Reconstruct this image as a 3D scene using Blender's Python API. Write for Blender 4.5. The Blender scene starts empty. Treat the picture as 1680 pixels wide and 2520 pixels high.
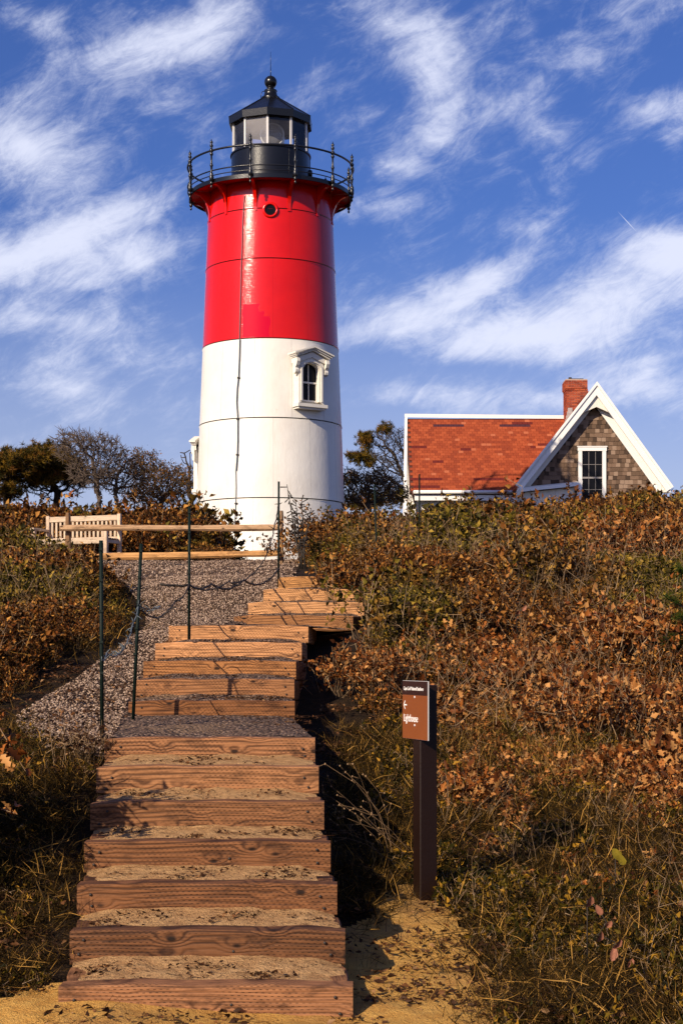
import bpy, math, random
import numpy as np
from mathutils import Vector, Matrix

random.seed(7)
rng = np.random.default_rng(11)
scene = bpy.context.scene
COL = scene.collection
R = math.radians
EYE = 1.51            # camera height above the ground at the first step
F = 4000.0            # focal length in pixels of a 1680 x 2520 picture

# ------------------------------------------------------------------ camera
cam_data = bpy.data.cameras.new('camera')
cam = bpy.data.objects.new('camera', cam_data)
COL.objects.link(cam)
cam.location = (0, 0, EYE)
cam.rotation_euler = (R(90), 0, 0)
cam_data.sensor_fit = 'VERTICAL'
cam_data.sensor_height = 36
cam_data.lens = F / 2520 * 36
cam_data.shift_y = 345 / 2520
cam_data.clip_start = 0.1
cam_data.clip_end = 3000
scene.camera = cam

# ------------------------------------------------------------------ light
SUN_AZ, SUN_EL = R(37.2), R(28)       # sun behind the camera, to its left
sun_dir = Vector((-math.sin(SUN_AZ) * math.cos(SUN_EL), -math.cos(SUN_AZ) * math.cos(SUN_EL), math.sin(SUN_EL)))
sd = bpy.data.lights.new('sun', 'SUN')
sd.energy = 5.0
sd.angle = R(0.5)
sd.color = (1.0, 0.84, 0.63)
sun = bpy.data.objects.new('sun', sd)
COL.objects.link(sun)
sun.rotation_euler = sun_dir.to_track_quat('Z', 'Y').to_euler()
sun.location = sun_dir * 60

scene.view_settings.view_transform = 'Standard'
scene.view_settings.look = 'None'
scene.view_settings.exposure = 0.35
scene.view_settings.gamma = 1.0
scene.view_settings.use_curve_mapping = False

world = bpy.data.worlds.new('World')
scene.world = world
world.use_nodes = True


def build_world():
    nt = world.node_tree
    N, L = nt.nodes, nt.links
    N.clear()
    out = N.new('ShaderNodeOutputWorld')
    bg = N.new('ShaderNodeBackground')
    bg.inputs['Strength'].default_value = 0.060
    L.new(bg.outputs[0], out.inputs[0])
    sky = N.new('ShaderNodeTexSky')
    sky.sky_type = 'NISHITA'
    sky.sun_disc = False
    sky.sun_elevation = SUN_EL
    sky.sun_rotation = R(180) + SUN_AZ
    sky.air_density = 1.15
    sky.dust_density = 1.5
    sky.ozone_density = 4.0
    hsv = N.new('ShaderNodeHueSaturation')
    hsv.inputs['Saturation'].default_value = 1.10
    hsv.inputs['Value'].default_value = 1.0
    L.new(sky.outputs[0], hsv.inputs['Color'])
    tint = N.new('ShaderNodeMix'); tint.data_type = 'RGBA'; tint.blend_type = 'MULTIPLY'
    tint.inputs[0].default_value = 1.0
    tint.inputs[7].default_value = (0.74, 0.83, 1.42, 1)
    L.new(hsv.outputs[0], tint.inputs[6])

    tc = N.new('ShaderNodeTexCoord')
    sep = N.new('ShaderNodeSeparateXYZ'); L.new(tc.outputs['Generated'], sep.inputs[0])

    def m(op, a, b=None, c=None):
        n = N.new('ShaderNodeMath'); n.operation = op
        for i, v in enumerate((a, b, c)):
            if v is None: continue
            if isinstance(v, (int, float)): n.inputs[i].default_value = v
            else: L.new(v, n.inputs[i])
        return n.outputs[0]
    az = m('ARCTAN2', sep.outputs[0], sep.outputs[1])
    hyp = m('SQRT', m('ADD', m('MULTIPLY', sep.outputs[0], sep.outputs[0]), m('MULTIPLY', sep.outputs[1], sep.outputs[1])))
    el = m('ARCTAN2', sep.outputs[2], hyp)
    ae = N.new('ShaderNodeCombineXYZ'); L.new(az, ae.inputs[0]); L.new(el, ae.inputs[1])
    # fine cirrus texture in the direction sphere (streaks rise to the right)
    def fibre(scale, sx, sz, rot, detail, dist, rough=0.6, off=(0, 0, 0)):
        mp = N.new('ShaderNodeMapping'); mp.vector_type = 'POINT'
        mp.inputs['Rotation'].default_value = (0, rot, 0)
        mp.inputs['Scale'].default_value = (sx, sx, sz)
        mp.inputs['Location'].default_value = off
        # rotate first, then stretch
        rt = N.new('ShaderNodeVectorRotate'); rt.rotation_type = 'Y_AXIS'
        rt.inputs['Angle'].default_value = rot
        L.new(tc.outputs['Generated'], rt.inputs['Vector'])
        mp.inputs['Rotation'].default_value = (0, 0, 0)
        L.new(rt.outputs[0], mp.inputs['Vector'])
        nz = N.new('ShaderNodeTexNoise')
        nz.inputs['Scale'].default_value = scale
        nz.inputs['Detail'].default_value = detail
        nz.inputs['Roughness'].default_value = rough
        nz.inputs['Distortion'].default_value = dist
        L.new(mp.outputs[0], nz.inputs['Vector'])
        return nz.outputs[0]
    n1 = fibre(6, 1.0, 2.4, R(24), 10, 0.7, 0.60)
    n2 = fibre(24, 1.0, 2.0, R(30), 9, 1.2, 0.68, (3, 1, 2))
    n3 = fibre(13, 1.0, 1.25, R(-30), 8, 0.5, 0.60, (7, 5, 1))
    n4 = fibre(60, 1.0, 3.0, R(27), 8, 1.0, 0.72, (1, 8, 4))
    blobs = [  # px, py, half length, half width, tilt (degrees, up to the right), weight
        (375, 118, 330, 120, 10, .55), (86, 48, 90, 45, 5, .40), (500, 60, 200, 60, 25, .35),
        (64, 364, 260, 95, -15, .50), (257, 536, 330, 48, 25, .50), (110, 630, 400, 95, 14, .48),
        (350, 650, 260, 60, 20, .34), (107, 785, 330, 48, 3, .42), (160, 953, 170, 75, -22, .42),
        (250, 860, 250, 60, -8, .22),
        (950, 60, 250, 110, -35, .40), (1075, 210, 150, 80, -70, .42), (1007, 343, 150, 52, 22, .42),
        (990, 408, 80, 35, 0, .36), (943, 509, 170, 42, 5, .40), (1446, 150, 150, 60, 0, .36),
        (1264, 250, 110, 55, 12, .40), (1371, 343, 110, 60, -30, .28), (1596, 257, 130, 45, 10, .26),
        (1675, 310, 80, 90, 0, .36), (1286, 557, 170, 60, -10, .32), (1470, 735, 380, 120, 10, .82),
        (1286, 830, 320, 58, 2, .52), (1018, 765, 300, 65, 20, .50), (1215, 676, 140, 40, 27, .48),
        (880, 820, 220, 36, 10, .30), (1650, 600, 160, 60, -12, .56), (1018, 964, 190, 38, 5, .34),
        (1330, 985, 380, 45, 0, .32), (1620, 960, 240, 90, -15, .42), (1600, 880, 160, 40, 15, .3),
        (900, 300, 120, 60, 30, .22), (1150, 60, 260, 60, 0, .2), (1560, 60, 220, 50, 15, .25),
        (1120, 870, 200, 50, 10, .2),
    ]
    acc = None
    for (px, py, a, b, t, w) in blobs:
        A = math.atan((px - 840) / F); E = math.atan((1605 - py) / F * math.cos(A))
        mp = N.new('ShaderNodeMapping'); mp.vector_type = 'TEXTURE'
        mp.inputs['Location'].default_value = (A, E, 0)
        mp.inputs['Rotation'].default_value = (0, 0, R(t))
        mp.inputs['Scale'].default_value = (a * 1.25 / F, b * 1.25 / F, 1)
        L.new(ae.outputs[0], mp.inputs['Vector'])
        g = N.new('ShaderNodeTexGradient'); g.gradient_type = 'SPHERICAL'
        L.new(mp.outputs[0], g.inputs[0])
        s = m('MULTIPLY', g.outputs['Fac'], w)
        acc = s if acc is None else m('ADD', acc, s)
    tex = m('ADD', m('ADD', m('ADD', m('MULTIPLY', n1, 0.68), m('MULTIPLY', n4, 0.22)), m('MULTIPLY', n2, 0.46)), m('MULTIPLY', n3, 0.40))   # about 0.86 on average
    dens = m('ADD', m('MULTIPLY', m('SUBTRACT', tex, 0.88), 1.8), m('MULTIPLY', acc, 0.98))
    mr = N.new('ShaderNodeMapRange'); mr.interpolation_type = 'SMOOTHERSTEP'
    mr.inputs['From Min'].default_value = -0.12
    mr.inputs['From Max'].default_value = 0.86
    mr.inputs['To Max'].default_value = 0.88
    L.new(dens, mr.inputs['Value'])
    # a short contrail
    A1, E1 = math.atan((1548 - 840) / F), math.atan((1605 - 568) / F)
    mp = N.new('ShaderNodeMapping'); mp.vector_type = 'TEXTURE'
    mp.inputs['Location'].default_value = (A1, E1, 0); mp.inputs['Rotation'].default_value = (0, 0, R(-47))
    mp.inputs['Scale'].default_value = (45 / F, 1.6 / F, 1); L.new(ae.outputs[0], mp.inputs['Vector'])
    g = N.new('ShaderNodeTexGradient'); g.gradient_type = 'SPHERICAL'; L.new(mp.outputs[0], g.inputs[0])
    # pale haze low over the horizon, all the way round
    hz = N.new('ShaderNodeMapRange'); hz.interpolation_type = 'SMOOTHSTEP'
    hz.inputs['From Min'].default_value = 0.27; hz.inputs['From Max'].default_value = 0.03
    hz.inputs['To Min'].default_value = 0.0; hz.inputs['To Max'].default_value = 0.42
    L.new(el, hz.inputs['Value'])
    veil = m('SUBTRACT', 1, m('MULTIPLY', m('SUBTRACT', 1, mr.outputs[0]), m('SUBTRACT', 1, hz.outputs[0])))
    fac = m('MAXIMUM', veil, m('MULTIPLY', g.outputs['Fac'], 0.8))
    mix = N.new('ShaderNodeMix'); mix.data_type = 'RGBA'
    L.new(fac, mix.inputs[0]); L.new(tint.outputs[2], mix.inputs[6])
    mix.inputs[7].default_value = (11.2, 11.7, 14.0, 1)
    L.new(mix.outputs[2], bg.inputs['Color'])


build_world()

# ------------------------------------------------------------------ helpers
def at(px, py, d):
    return Vector(((px - 840) * d / F, d, EYE + (1605 - py) * d / F))


def X(px, d):
    return (px - 840) * d / F


def tag(o, label=None, cat=None, group=None, kind=None):
    if label: o['label'] = label
    if cat: o['category'] = cat
    if group: o['group'] = group
    if kind: o['kind'] = kind
    return o


def empty(name, loc, rz=0.0, label=None, cat=None, group=None):
    o = bpy.data.objects.new(name, None)
    COL.objects.link(o)
    o.empty_display_size = 0.2
    o.location = loc
    o.rotation_euler = (0, 0, rz)
    return tag(o, label, cat, group)


def link(name, me, parent=None, loc=None, rot=None, scale=None):
    o = bpy.data.objects.new(name, me)
    COL.objects.link(o)
    if parent: o.parent = parent
    if loc is not None: o.location = loc
    if rot is not None: o.rotation_euler = rot
    if scale is not None: o.scale = scale
    return o


class MB:
    """collects shapes for one mesh"""
    def __init__(s):
        s.v = []; s.f = []; s.sm = []

    def add(s, vs, fs, smooth=False):
        b = len(s.v)
        s.v += [tuple(v) for v in vs]
        for f in fs:
            s.f.append(tuple(i + b for i in f)); s.sm.append(smooth)
        return s

    def box(s, x0, x1, y0, y1, z0, z1, M=None):
        vs = [Vector((x, y, z)) for z in (z0, z1) for y in (y0, y1) for x in (x0, x1)]
        if M is not None: vs = [M @ v for v in vs]
        return s.add(vs, [(0, 2, 3, 1), (4, 5, 7, 6), (0, 1, 5, 4), (2, 6, 7, 3), (0, 4, 6, 2), (1, 3, 7, 5)])

    def bevbox(s, x0, x1, y0, y1, z0, z1, b, M=None):
        """box with chamfered long (x direction) edges and ends"""
        prof = [(y0 + b, z0), (y1 - b, z0), (y1, z0 + b), (y1, z1 - b), (y1 - b, z1), (y0 + b, z1), (y0, z1 - b), (y0, z0 + b)]
        cy, cz = (y0 + y1) / 2, (z0 + z1) / 2
        hy, hz = (y1 - y0) / 2, (z1 - z0) / 2
        vs = []
        for x, k in ((x0, 1), (x0 + b, 0), (x1 - b, 0), (x1, 1)):
            for (y, z) in prof:
                if k:
                    y = cy + (y - cy) * (hy - b) / hy; z = cz + (z - cz) * (hz - b) / hz
                vs.append(Vector((x, y, z)))
        if M is not None: vs = [M @ v for v in vs]
        fs = []
        for r in range(3):
            for i in range(8):
                j = (i + 1) % 8
                fs.append((r * 8 + i, r * 8 + j, (r + 1) * 8 + j, (r + 1) * 8 + i))
        fs.append(tuple(reversed(range(8)))); fs.append(tuple(24 + i for i in range(8)))
        return s.add(vs, [tuple(reversed(f)) for f in fs])

    def prism(s, pts, a, b, axis='y', M=None):
        """polygon pts (u,v) extruded along axis from a to b"""
        n = len(pts)
        def mk(u, v, w):
            return Vector((u, w, v)) if axis == 'y' else (Vector((w, u, v)) if axis == 'x' else Vector((u, v, w)))
        vs = [mk(u, v, a) for u, v in pts] + [mk(u, v, b) for u, v in pts]
        if M is not None: vs = [M @ v for v in vs]
        fs = [tuple(range(n)), tuple(reversed(range(n, 2 * n)))]
        for i in range(n):
            j = (i + 1) % n
            fs.append((i, i + n, j + n, j))
        return s.add(vs, fs)

    def tube(s, pts, rad, seg=6, smooth=True, cap=True):
        pts = [Vector(p) for p in pts]
        n = len(pts)
        rads = rad if isinstance(rad, (list, tuple)) else [rad] * n
        vs = []
        prev = None
        for i, p in enumerate(pts):
            d = (pts[min(i + 1, n - 1)] - pts[max(i - 1, 0)])
            if d.length < 1e-9: d = Vector((0, 0, 1))
            d.normalize()
            if prev is None:
                a = Vector((0, 0, 1)) if abs(d.z) < .9 else Vector((1, 0, 0))
                u = d.cross(a).normalized()
            else:
                u = (prev - d * prev.dot(d)).normalized()
            prev = u
            w = d.cross(u)
            for k in range(seg):
                t = 2 * math.pi * k / seg
                vs.append(p + (u * math.cos(t) + w * math.sin(t)) * rads[i])
        fs = []
        for i in range(n - 1):
            for k in range(seg):
                l = (k + 1) % seg
                fs.append((i * seg + k, i * seg + l, (i + 1) * seg + l, (i + 1) * seg + k))
        if cap:
            fs.append(tuple(reversed(range(seg)))); fs.append(tuple((n - 1) * seg + k for k in range(seg)))
        return s.add(vs, fs, smooth)

    def lathe(s, prof, seg=24, smooth=True, M=None, closed=False):
        """prof: list of (r, z)"""
        vs = []
        for (r, z) in prof:
            for k in range(seg):
                t = 2 * math.pi * k / seg
                vs.append(Vector((r * math.sin(t), -r * math.cos(t), z)))
        if M is not None: vs = [M @ v for v in vs]
        n = len(prof)
        fs = []
        for i in range(n if closed else n - 1):
            a, b = i, (i + 1) % n
            for k in range(seg):
                l = (k + 1) % seg
                fs.append((a * seg + k, a * seg + l, b * seg + l, b * seg + k))
        return s.add(vs, fs, smooth)

    def mesh(s, name, mat):
        me = bpy.data.meshes.new(name)
        me.from_pydata(s.v, [], s.f)
        me.polygons.foreach_set('use_smooth', s.sm)
        for m_ in (mat if isinstance(mat, (list, tuple)) else [mat]): me.materials.append(m_)
        me.update()
        return me

    def build(s, name, mat, parent=None, loc=None, rot=None):
        return link(name, s.mesh(name, mat), parent, loc, rot)


def mesh_np(name, V, T, mat, rnd=None, smooth=False, uv=None):
    """triangle mesh straight from arrays"""
    me = bpy.data.meshes.new(name)
    V = np.asarray(V, dtype=np.float32); T = np.asarray(T, dtype=np.int32)
    me.vertices.add(len(V)); me.vertices.foreach_set('co', V.ravel())
    me.loops.add(T.size); me.loops.foreach_set('vertex_index', T.ravel())
    me.polygons.add(len(T))
    me.polygons.foreach_set('loop_start', np.arange(0, T.size, T.shape[1], dtype=np.int32))
    me.polygons.foreach_set('loop_total', np.full(len(T), T.shape[1], dtype=np.int32))
    if smooth: me.polygons.foreach_set('use_smooth', np.ones(len(T), dtype=bool))
    if rnd is not None:
        a = me.attributes.new('rnd', 'FLOAT', 'POINT'); a.data.foreach_set('value', np.asarray(rnd, dtype=np.float32))
    me.materials.append(mat)
    me.update(); me.validate()
    return me


# ------------------------------------------------------------------ materials
def new_mat(name):
    m = bpy.data.materials.new(name)
    m.use_nodes = True
    nt = m.node_tree
    bs = nt.nodes['Principled BSDF']
    return m, nt, bs


class NT:
    def __init__(s, nt): s.nt = nt
    def n(s, t, **kw):
        x = s.nt.nodes.new(t)
        for k, v in kw.items(): setattr(x, k, v)
        return x
    def l(s, a, b): s.nt.links.new(a, b)
    def put(s, inp, v):
        if isinstance(v, (int, float)): inp.default_value = v
        elif isinstance(v, (tuple, list)):
            inp.default_value = (*v, 1) if len(v) == 3 and inp.type == 'RGBA' else v
        else: s.l(v, inp)
    def m(s, op, a, b=None, c=None, clamp=False):
        x = s.n('ShaderNodeMath', operation=op); x.use_clamp = clamp
        for i, v in enumerate((a, b, c)):
            if v is not None: s.put(x.inputs[i], v)
        return x.outputs[0]
    def mix(s, f, a, b, blend='MIX'):
        x = s.n('ShaderNodeMix', data_type='RGBA', blend_type=blend)
        s.put(x.inputs[0], f); s.put(x.inputs[6], a); s.put(x.inputs[7], b)
        return x.outputs[2]
    def noise(s, vec, scale, detail=4, rough=.5, dist=0.0, out=0):
        x = s.n('ShaderNodeTexNoise')
        x.inputs['Scale'].default_value = scale; x.inputs['Detail'].default_value = detail
        x.inputs['Roughness'].default_value = rough; x.inputs['Distortion'].default_value = dist
        if vec is not None: s.l(vec, x.inputs['Vector'])
        return x.outputs[out]
    def mapping(s, vec, scale=(1, 1, 1), loc=(0, 0, 0), rot=(0, 0, 0)):
        x = s.n('ShaderNodeMapping')
        x.inputs['Scale'].default_value = scale; x.inputs['Location'].default_value = loc; x.inputs['Rotation'].default_value = rot
        s.l(vec, x.inputs['Vector'])
        return x.outputs[0]
    def ramp(s, f, stops):
        x = s.n('ShaderNodeValToRGB')
        e = x.color_ramp.elements
        while len(e) < len(stops): e.new(0.5)
        for i, (p, c) in enumerate(stops):
            e[i].position = p; e[i].color = (*c, 1) if len(c) == 3 else c
        s.put(x.inputs[0], f)
        return x.outputs[0]
    def step(s, v, a, b):
        x = s.n('ShaderNodeMapRange', interpolation_type='SMOOTHSTEP')
        s.put(x.inputs['Value'], v); x.inputs['From Min'].default_value = a; x.inputs['From Max'].default_value = b
        return x.outputs[0]
    def bump(s, h, strength, dist, bs):
        x = s.n('ShaderNodeBump'); x.inputs['Strength'].default_value = strength; x.inputs['Distance'].default_value = dist
        s.l(h, x.inputs['Height']); s.l(x.outputs[0], bs.inputs['Normal'])
    def obj(s): return s.n('ShaderNodeTexCoord').outputs['Object']
    def pos(s): return s.n('ShaderNodeNewGeometry').outputs['Position']


def simple(name, col, rough=.6, var=.15, scale=6, bump=.0, bdist=.01, spec=.5, metal=0, coat=0):
    m, nt, bs = new_mat(name); g = NT(nt)
    v = g.pos()
    n = g.noise(v, scale, 6, .6)
    c = g.mix(n, tuple(x * (1 - var) for x in col), tuple(min(1, x * (1 + var)) for x in col))
    g.l(c, bs.inputs['Base Color'])
    bs.inputs['Roughness'].default_value = rough
    bs.inputs['Specular IOR Level'].default_value = spec
    bs.inputs['Metallic'].default_value = metal
    bs.inputs['Coat Weight'].default_value = coat
    if bump: g.bump(g.noise(v, scale * 5, 5, .6), bump, bdist, bs)
    return m


TX, TY, TZ = X(666, 46), 46.0, 2.9        # lighthouse axis and base


def paint_mat(name, kind):
    """gloss paint on the iron tower; object coordinates are metres from the tower base"""
    m, nt, bs = new_mat(name); g = NT(nt)
    v = g.obj()
    sep = g.n('ShaderNodeSeparateXYZ'); g.l(v, sep.inputs[0])
    ang = g.m('ARCTAN2', sep.outputs[0], g.m('MULTIPLY', sep.outputs[1], -1))
    fine = g.noise(v, 38, 3, .6)
    streak = g.noise(g.mapping(v, (5, 5, .35)), 3, 6, .65)
    blot = g.noise(v, 1.3, 6, .6)
    if kind == 'red':
        c = g.mix(g.step(blot, .35, .7), (.62, .0060, .0004), (.56, .0050, .0004))
        c = g.mix(g.m('MULTIPLY', g.step(streak, .58, .75), .25), c, (.42, .002, .002))
        # newer pinkish patch of touch-up paint with stepped edges
        z = g.m('SUBTRACT', sep.outputs[2], 1.39 * -1)
        zz = g.m('ADD', sep.outputs[2], 1.39)
        jit = g.m('MULTIPLY', g.m('SUBTRACT', g.noise(g.mapping(v, (9, 9, 3)), 1.0, 3, .5), .5), .10)
        a = g.m('ADD', ang, jit); zj = g.m('ADD', zz, g.m('MULTIPLY', jit, .8))
        def rect(a0, a1, z0, z1):
            q = g.m('MULTIPLY', g.step(a, a0 - .004, a0 + .004), g.m('SUBTRACT', 1, g.step(a, a1 - .004, a1 + .004)))
            return g.m('MULTIPLY', q, g.m('MULTIPLY', g.step(zj, z0 - .01, z0 + .01), g.m('SUBTRACT', 1, g.step(zj, z1 - .01, z1 + .01))))
        p = g.m('MAXIMUM', rect(-.37, -.13, 8.55, 9.47), rect(-.37, .03, 8.55, 9.12))
        p = g.m('MAXIMUM', p, rect(-.37, -.06, 8.55, 9.25))
        c = g.mix(g.m('MULTIPLY', p, .9), c, (.52, .002, .030))
        rf = g.m('ADD', g.m('MULTIPLY', p, .30), .13)
        g.l(rf, bs.inputs['Roughness'])
        brush = g.noise(g.mapping(v, (3, 3, 80)), 1.0, 4, .65)
        grit = g.noise(v, 95, 2, .5)
        bh = g.m('ADD', g.m('MULTIPLY', brush, 1.2), g.m('MULTIPLY', grit, .34))
        g.bump(bh, .36, .005, bs)
        g.l(g.m('MULTIPLY', g.m('SUBTRACT', 1, g.m('MULTIPLY', p, .9)), .50), bs.inputs['Specular IOR Level'])
    else:
        c = g.mix(g.step(blot, .3, .75), (.76, .73, .665), (.70, .66, .59))
        c = g.mix(g.m('MULTIPLY', g.step(streak, .55, .74), .45), c, (.60, .54, .46))
        spot = g.noise(g.mapping(v, (1, 1, .7)), 2.6, 5, .7)
        c = g.mix(g.m('MULTIPLY', g.step(spot, .66, .78), .5), c, (.60, .46, .32))
        rust = g.noise(g.mapping(v, (14, 14, 1.5)), 1.0, 5, .7)
        c = g.mix(g.m('MULTIPLY', g.step(rust, .70, .76), .7), c, (.30, .22, .16))
        bs.inputs['Roughness'].default_value = .38
        bh = g.m('ADD', g.m('MULTIPLY', fine, .5), g.m('MULTIPLY', g.noise(g.mapping(v, (1, 1, .6)), 7, 5, .65), 1.6))
        g.bump(bh, .28, .02, bs)
    g.l(c, bs.inputs['Base Color'])
    return m


def wood_mat(name, light, dark, incise=True, grain=1.0, rough=.75):
    """sawn softwood, long axis X; tinted by the object colour"""
    m, nt, bs = new_mat(name); g = NT(nt)
    oi = g.n('ShaderNodeObjectInfo')
    off = g.n('ShaderNodeCombineXYZ'); g.l(g.m('MULTIPLY', oi.outputs['Random'], 37.0), off.inputs[0]); g.l(g.m('MULTIPLY', oi.outputs['Random'], 11.0), off.inputs[2])
    va = g.n('ShaderNodeVectorMath', operation='ADD'); g.l(g.obj(), va.inputs[0]); g.l(off.outputs[0], va.inputs[1])
    v = va.outputs[0]
    # knots
    vo = g.n('ShaderNodeTexVoronoi'); vo.inputs['Scale'].default_value = 1.0
    g.l(g.mapping(v, (4.6, .5, 9.5)), vo.inputs['Vector'])
    kd = vo.outputs['Distance']
    knot = g.m('SUBTRACT', 1, g.step(kd, .07, .15))
    halo = g.m('SUBTRACT', 1, g.step(kd, .05, .5))
    warp = g.m('MULTIPLY', halo, 1.1)
    sep = g.n('ShaderNodeSeparateXYZ'); g.l(v, sep.inputs[0])
    low = g.noise(g.mapping(v, (.9, 2, 5)), 1.0, 2, .5)
    ringc = g.m('ADD', g.m('MULTIPLY', sep.outputs[2], 95.0), g.m('ADD', g.m('MULTIPLY', low, 9.0), g.m('MULTIPLY', warp, 4.0)))
    ringc = g.m('ADD', ringc, g.m('MULTIPLY', sep.outputs[1], 15.0))
    rings = g.m('ADD', g.m('MULTIPLY', g.m('SINE', g.m('MULTIPLY', ringc, 2.6)), .5), .5)
    rings = g.m('POWER', rings, 2.2)
    fine = g.noise(g.mapping(v, (4, 60, 130)), 1.0, 5, .65)
    blot = g.noise(g.mapping(v, (.6, 1, 1.6)), 7, 7, .72)
    c = g.mix(g.m('MULTIPLY', rings, g.m('MULTIPLY', g.step(g.noise(g.mapping(v, (1.2, 2, 9)), 1.0, 4, .6), .30, .62), .80 * grain)), light, dark)
    c = g.mix(g.m('MULTIPLY', g.step(fine, .42, .68), .62), c, dark)
    c = g.mix(g.m('MULTIPLY', g.step(blot, .47, .68), .65), c, tuple(x * .55 for x in dark))
    c = g.mix(g.m('MULTIPLY', knot, .95), c, tuple(x * .28 for x in dark))
    h = g.m('ADD', g.m('MULTIPLY', rings, -.5), g.m('MULTIPLY', fine, .6))
    if incise:
        zy = g.m('ADD', sep.outputs[2], sep.outputs[1])
        row = g.m('FLOOR', g.m('DIVIDE', zy, .0135))
        fx = g.m('FRACT', g.m('ADD', g.m('DIVIDE', sep.outputs[0], .027), g.m('MULTIPLY', row, .37)))
        fz = g.m('FRACT', g.m('DIVIDE', zy, .0135))
        d = g.m('MULTIPLY', g.m('LESS_THAN', fx, .42), g.m('LESS_THAN', fz, .24))
        wear = g.step(g.noise(v, 2.3, 3, .5), .36, .55)
        d = g.m('MULTIPLY', d, wear)
        c = g.mix(g.m('MULTIPLY', d, .72), c, tuple(x * .2 for x in dark))
        h = g.m('SUBTRACT', h, g.m('MULTIPLY', d, 1.2))
    c = g.mix(1.0, c, oi.outputs['Color'], 'MULTIPLY')
    g.l(c, bs.inputs['Base Color'])
    bs.inputs['Roughness'].default_value = rough
    bs.inputs['Specular IOR Level'].default_value = .25
    g.bump(h, .55, .006, bs)
    return m


def leaf_mat(name, stops, trans=.15, world_stops=None, wscale=.35, rough=.55, bright=1.0):
    m, nt, bs = new_mat(name); g = NT(nt)
    at_ = g.n('ShaderNodeAttribute'); at_.attribute_name = 'rnd'
    oi = g.n('ShaderNodeObjectInfo')
    r = g.m('FRACT', g.m('ADD', at_.outputs['Fac'], g.m('MULTIPLY', oi.outputs['Random'], .6)))
    c = g.ramp(r, [(p, tuple(x * bright for x in col)) for p, col in stops])
    if world_stops:
        c2 = g.ramp(r, [(p, tuple(x * bright for x in col)) for p, col in world_stops])
        n = g.noise(g.pos(), wscale, 3, .55)
        c = g.mix(g.step(n, .47, .58), c, c2)
    g.l(c, bs.inputs['Base Color'])
    bs.inputs['Roughness'].default_value = rough
    bs.inputs['Specular IOR Level'].default_value = .08
    tr = g.n('ShaderNodeBsdfTranslucent'); g.l(c, tr.inputs[0])
    mx = g.n('ShaderNodeMixShader'); mx.inputs[0].default_value = trans
    g.l(bs.outputs[0], mx.inputs[1]); g.l(tr.outputs[0], mx.inputs[2])
    g.l(mx.outputs[0], nt.nodes['Material Output'].inputs[0])
    return m


M = {}
M['red'] = paint_mat('red_paint', 'red')
M['white_iron'] = paint_mat('white_tower_paint', 'white')
M['seam'] = simple('seam_shadow_iron', (.02, .015, .013), .8)
M['black'] = simple('black_gloss_paint', (.005, .005, .006), .25, .2, 9, .25, .01, .42)
M['black2'] = simple('black_railing_paint', (.007, .007, .009), .3, .2, 20, .3, .01, .6)
M['white'] = simple('white_trim_paint', (.78, .76, .72), .5, .06, 5, .15, .01)
M['white_old'] = simple('weathered_white_paint', (.70, .66, .58), .6, .14, 8, .25, .01)
M['metal_light'] = simple('pale_mullion_metal', (.62, .60, .58), .35, .1, 9)
M['metal_dim'] = simple('dim_sash_paint', (.22, .20, .19), .6)
M['dark_glass'] = simple('dark_window_glass', (.006, .006, .008), .25, .2, 3, 0, 0, .10)
M['stake'] = simple('dark_green_stake_paint', (.0025, .009, .0065), .6, .3, 30, .2, .004, .2)
M['wire'] = simple('grey_wire', (.10, .12, .13), .5, .4, 30)
M['vine'] = simple('dark_dry_vine', (.028, .020, .014), .8, .4, 30)
M['bark'] = simple('grey_bark', (.11, .080, .062), .9, .45, 8, .6, .02, .2)
M['bark_dark'] = simple('dark_bark', (.055, .040, .030), .9, .4, 8, .6, .02, .2)
M['brown_post'] = simple('dark_brown_post_paint', (.012, .0045, .0025), .45, .25, 12, .25, .004, .3)
M['sign_brown'] = simple('sign_brown', (.21, .058, .014), .35, .08, 10, 0, 0, .5)
M['sign_dark'] = simple('sign_dark_brown', (.030, .010, .006), .35, .1, 10, 0, 0, .5)
M['sign_white'] = simple('sign_white', (.85, .82, .78), .4, .02, 10)
M['bolt'] = simple('rusty_dark_bolt', (.018, .012, .009), .6, .3, 40)
M['step'] = wood_mat('treated_step_timber', (.37, .175, .072), (.042, .014, .005))
M['rail'] = wood_mat('weathered_fence_rail', (.44, .30, .17), (.15, .085, .045), False, .6)
M['teak'] = wood_mat('silvered_bench_wood', (.62, .48, .34), (.33, .23, .15), False, .4)
M['mortar'] = simple('mortar', (.40, .30, .24), .9, .2, 20, .3, .01)
M['roof_under'] = simple('roof_underlay', (.07, .020, .012), .9)
M['siding_under'] = simple('siding_underlay', (.03, .024, .02), .9)
M['flashing'] = simple('grey_lead_flashing', (.35, .33, .32), .5, .3, 10)
M['petal'] = simple('pink_leaf_underside', (.30, .12, .07), .6, .7, 60, .6, .004, .2)


def brickish(name, cols):
    return [simple(name + '_' + str(i), c, .85, .25, 25, .4, .005, .2) for i, c in enumerate(cols)]


roof_mats = brickish('terracotta_asphalt_shingle', [(.30, .058, .020), (.26, .048, .017), (.34, .070, .024), (.23, .042, .016), (.12, .016, .012), (.062, .020, .028), (.40, .11, .048)])
siding_mats = brickish('weathered_cedar_shingle', [(.17, .108, .072), (.115, .072, .047), (.26, .178, .125), (.060, .038, .026)])  # weathered tones, all darkened in colour to deepen the shade on the gable
brick_mats = brickish('chimney_brick', [(.34, .065, .026), (.26, .048, .022), (.40, .09, .036), (.20, .036, .018)])

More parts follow.
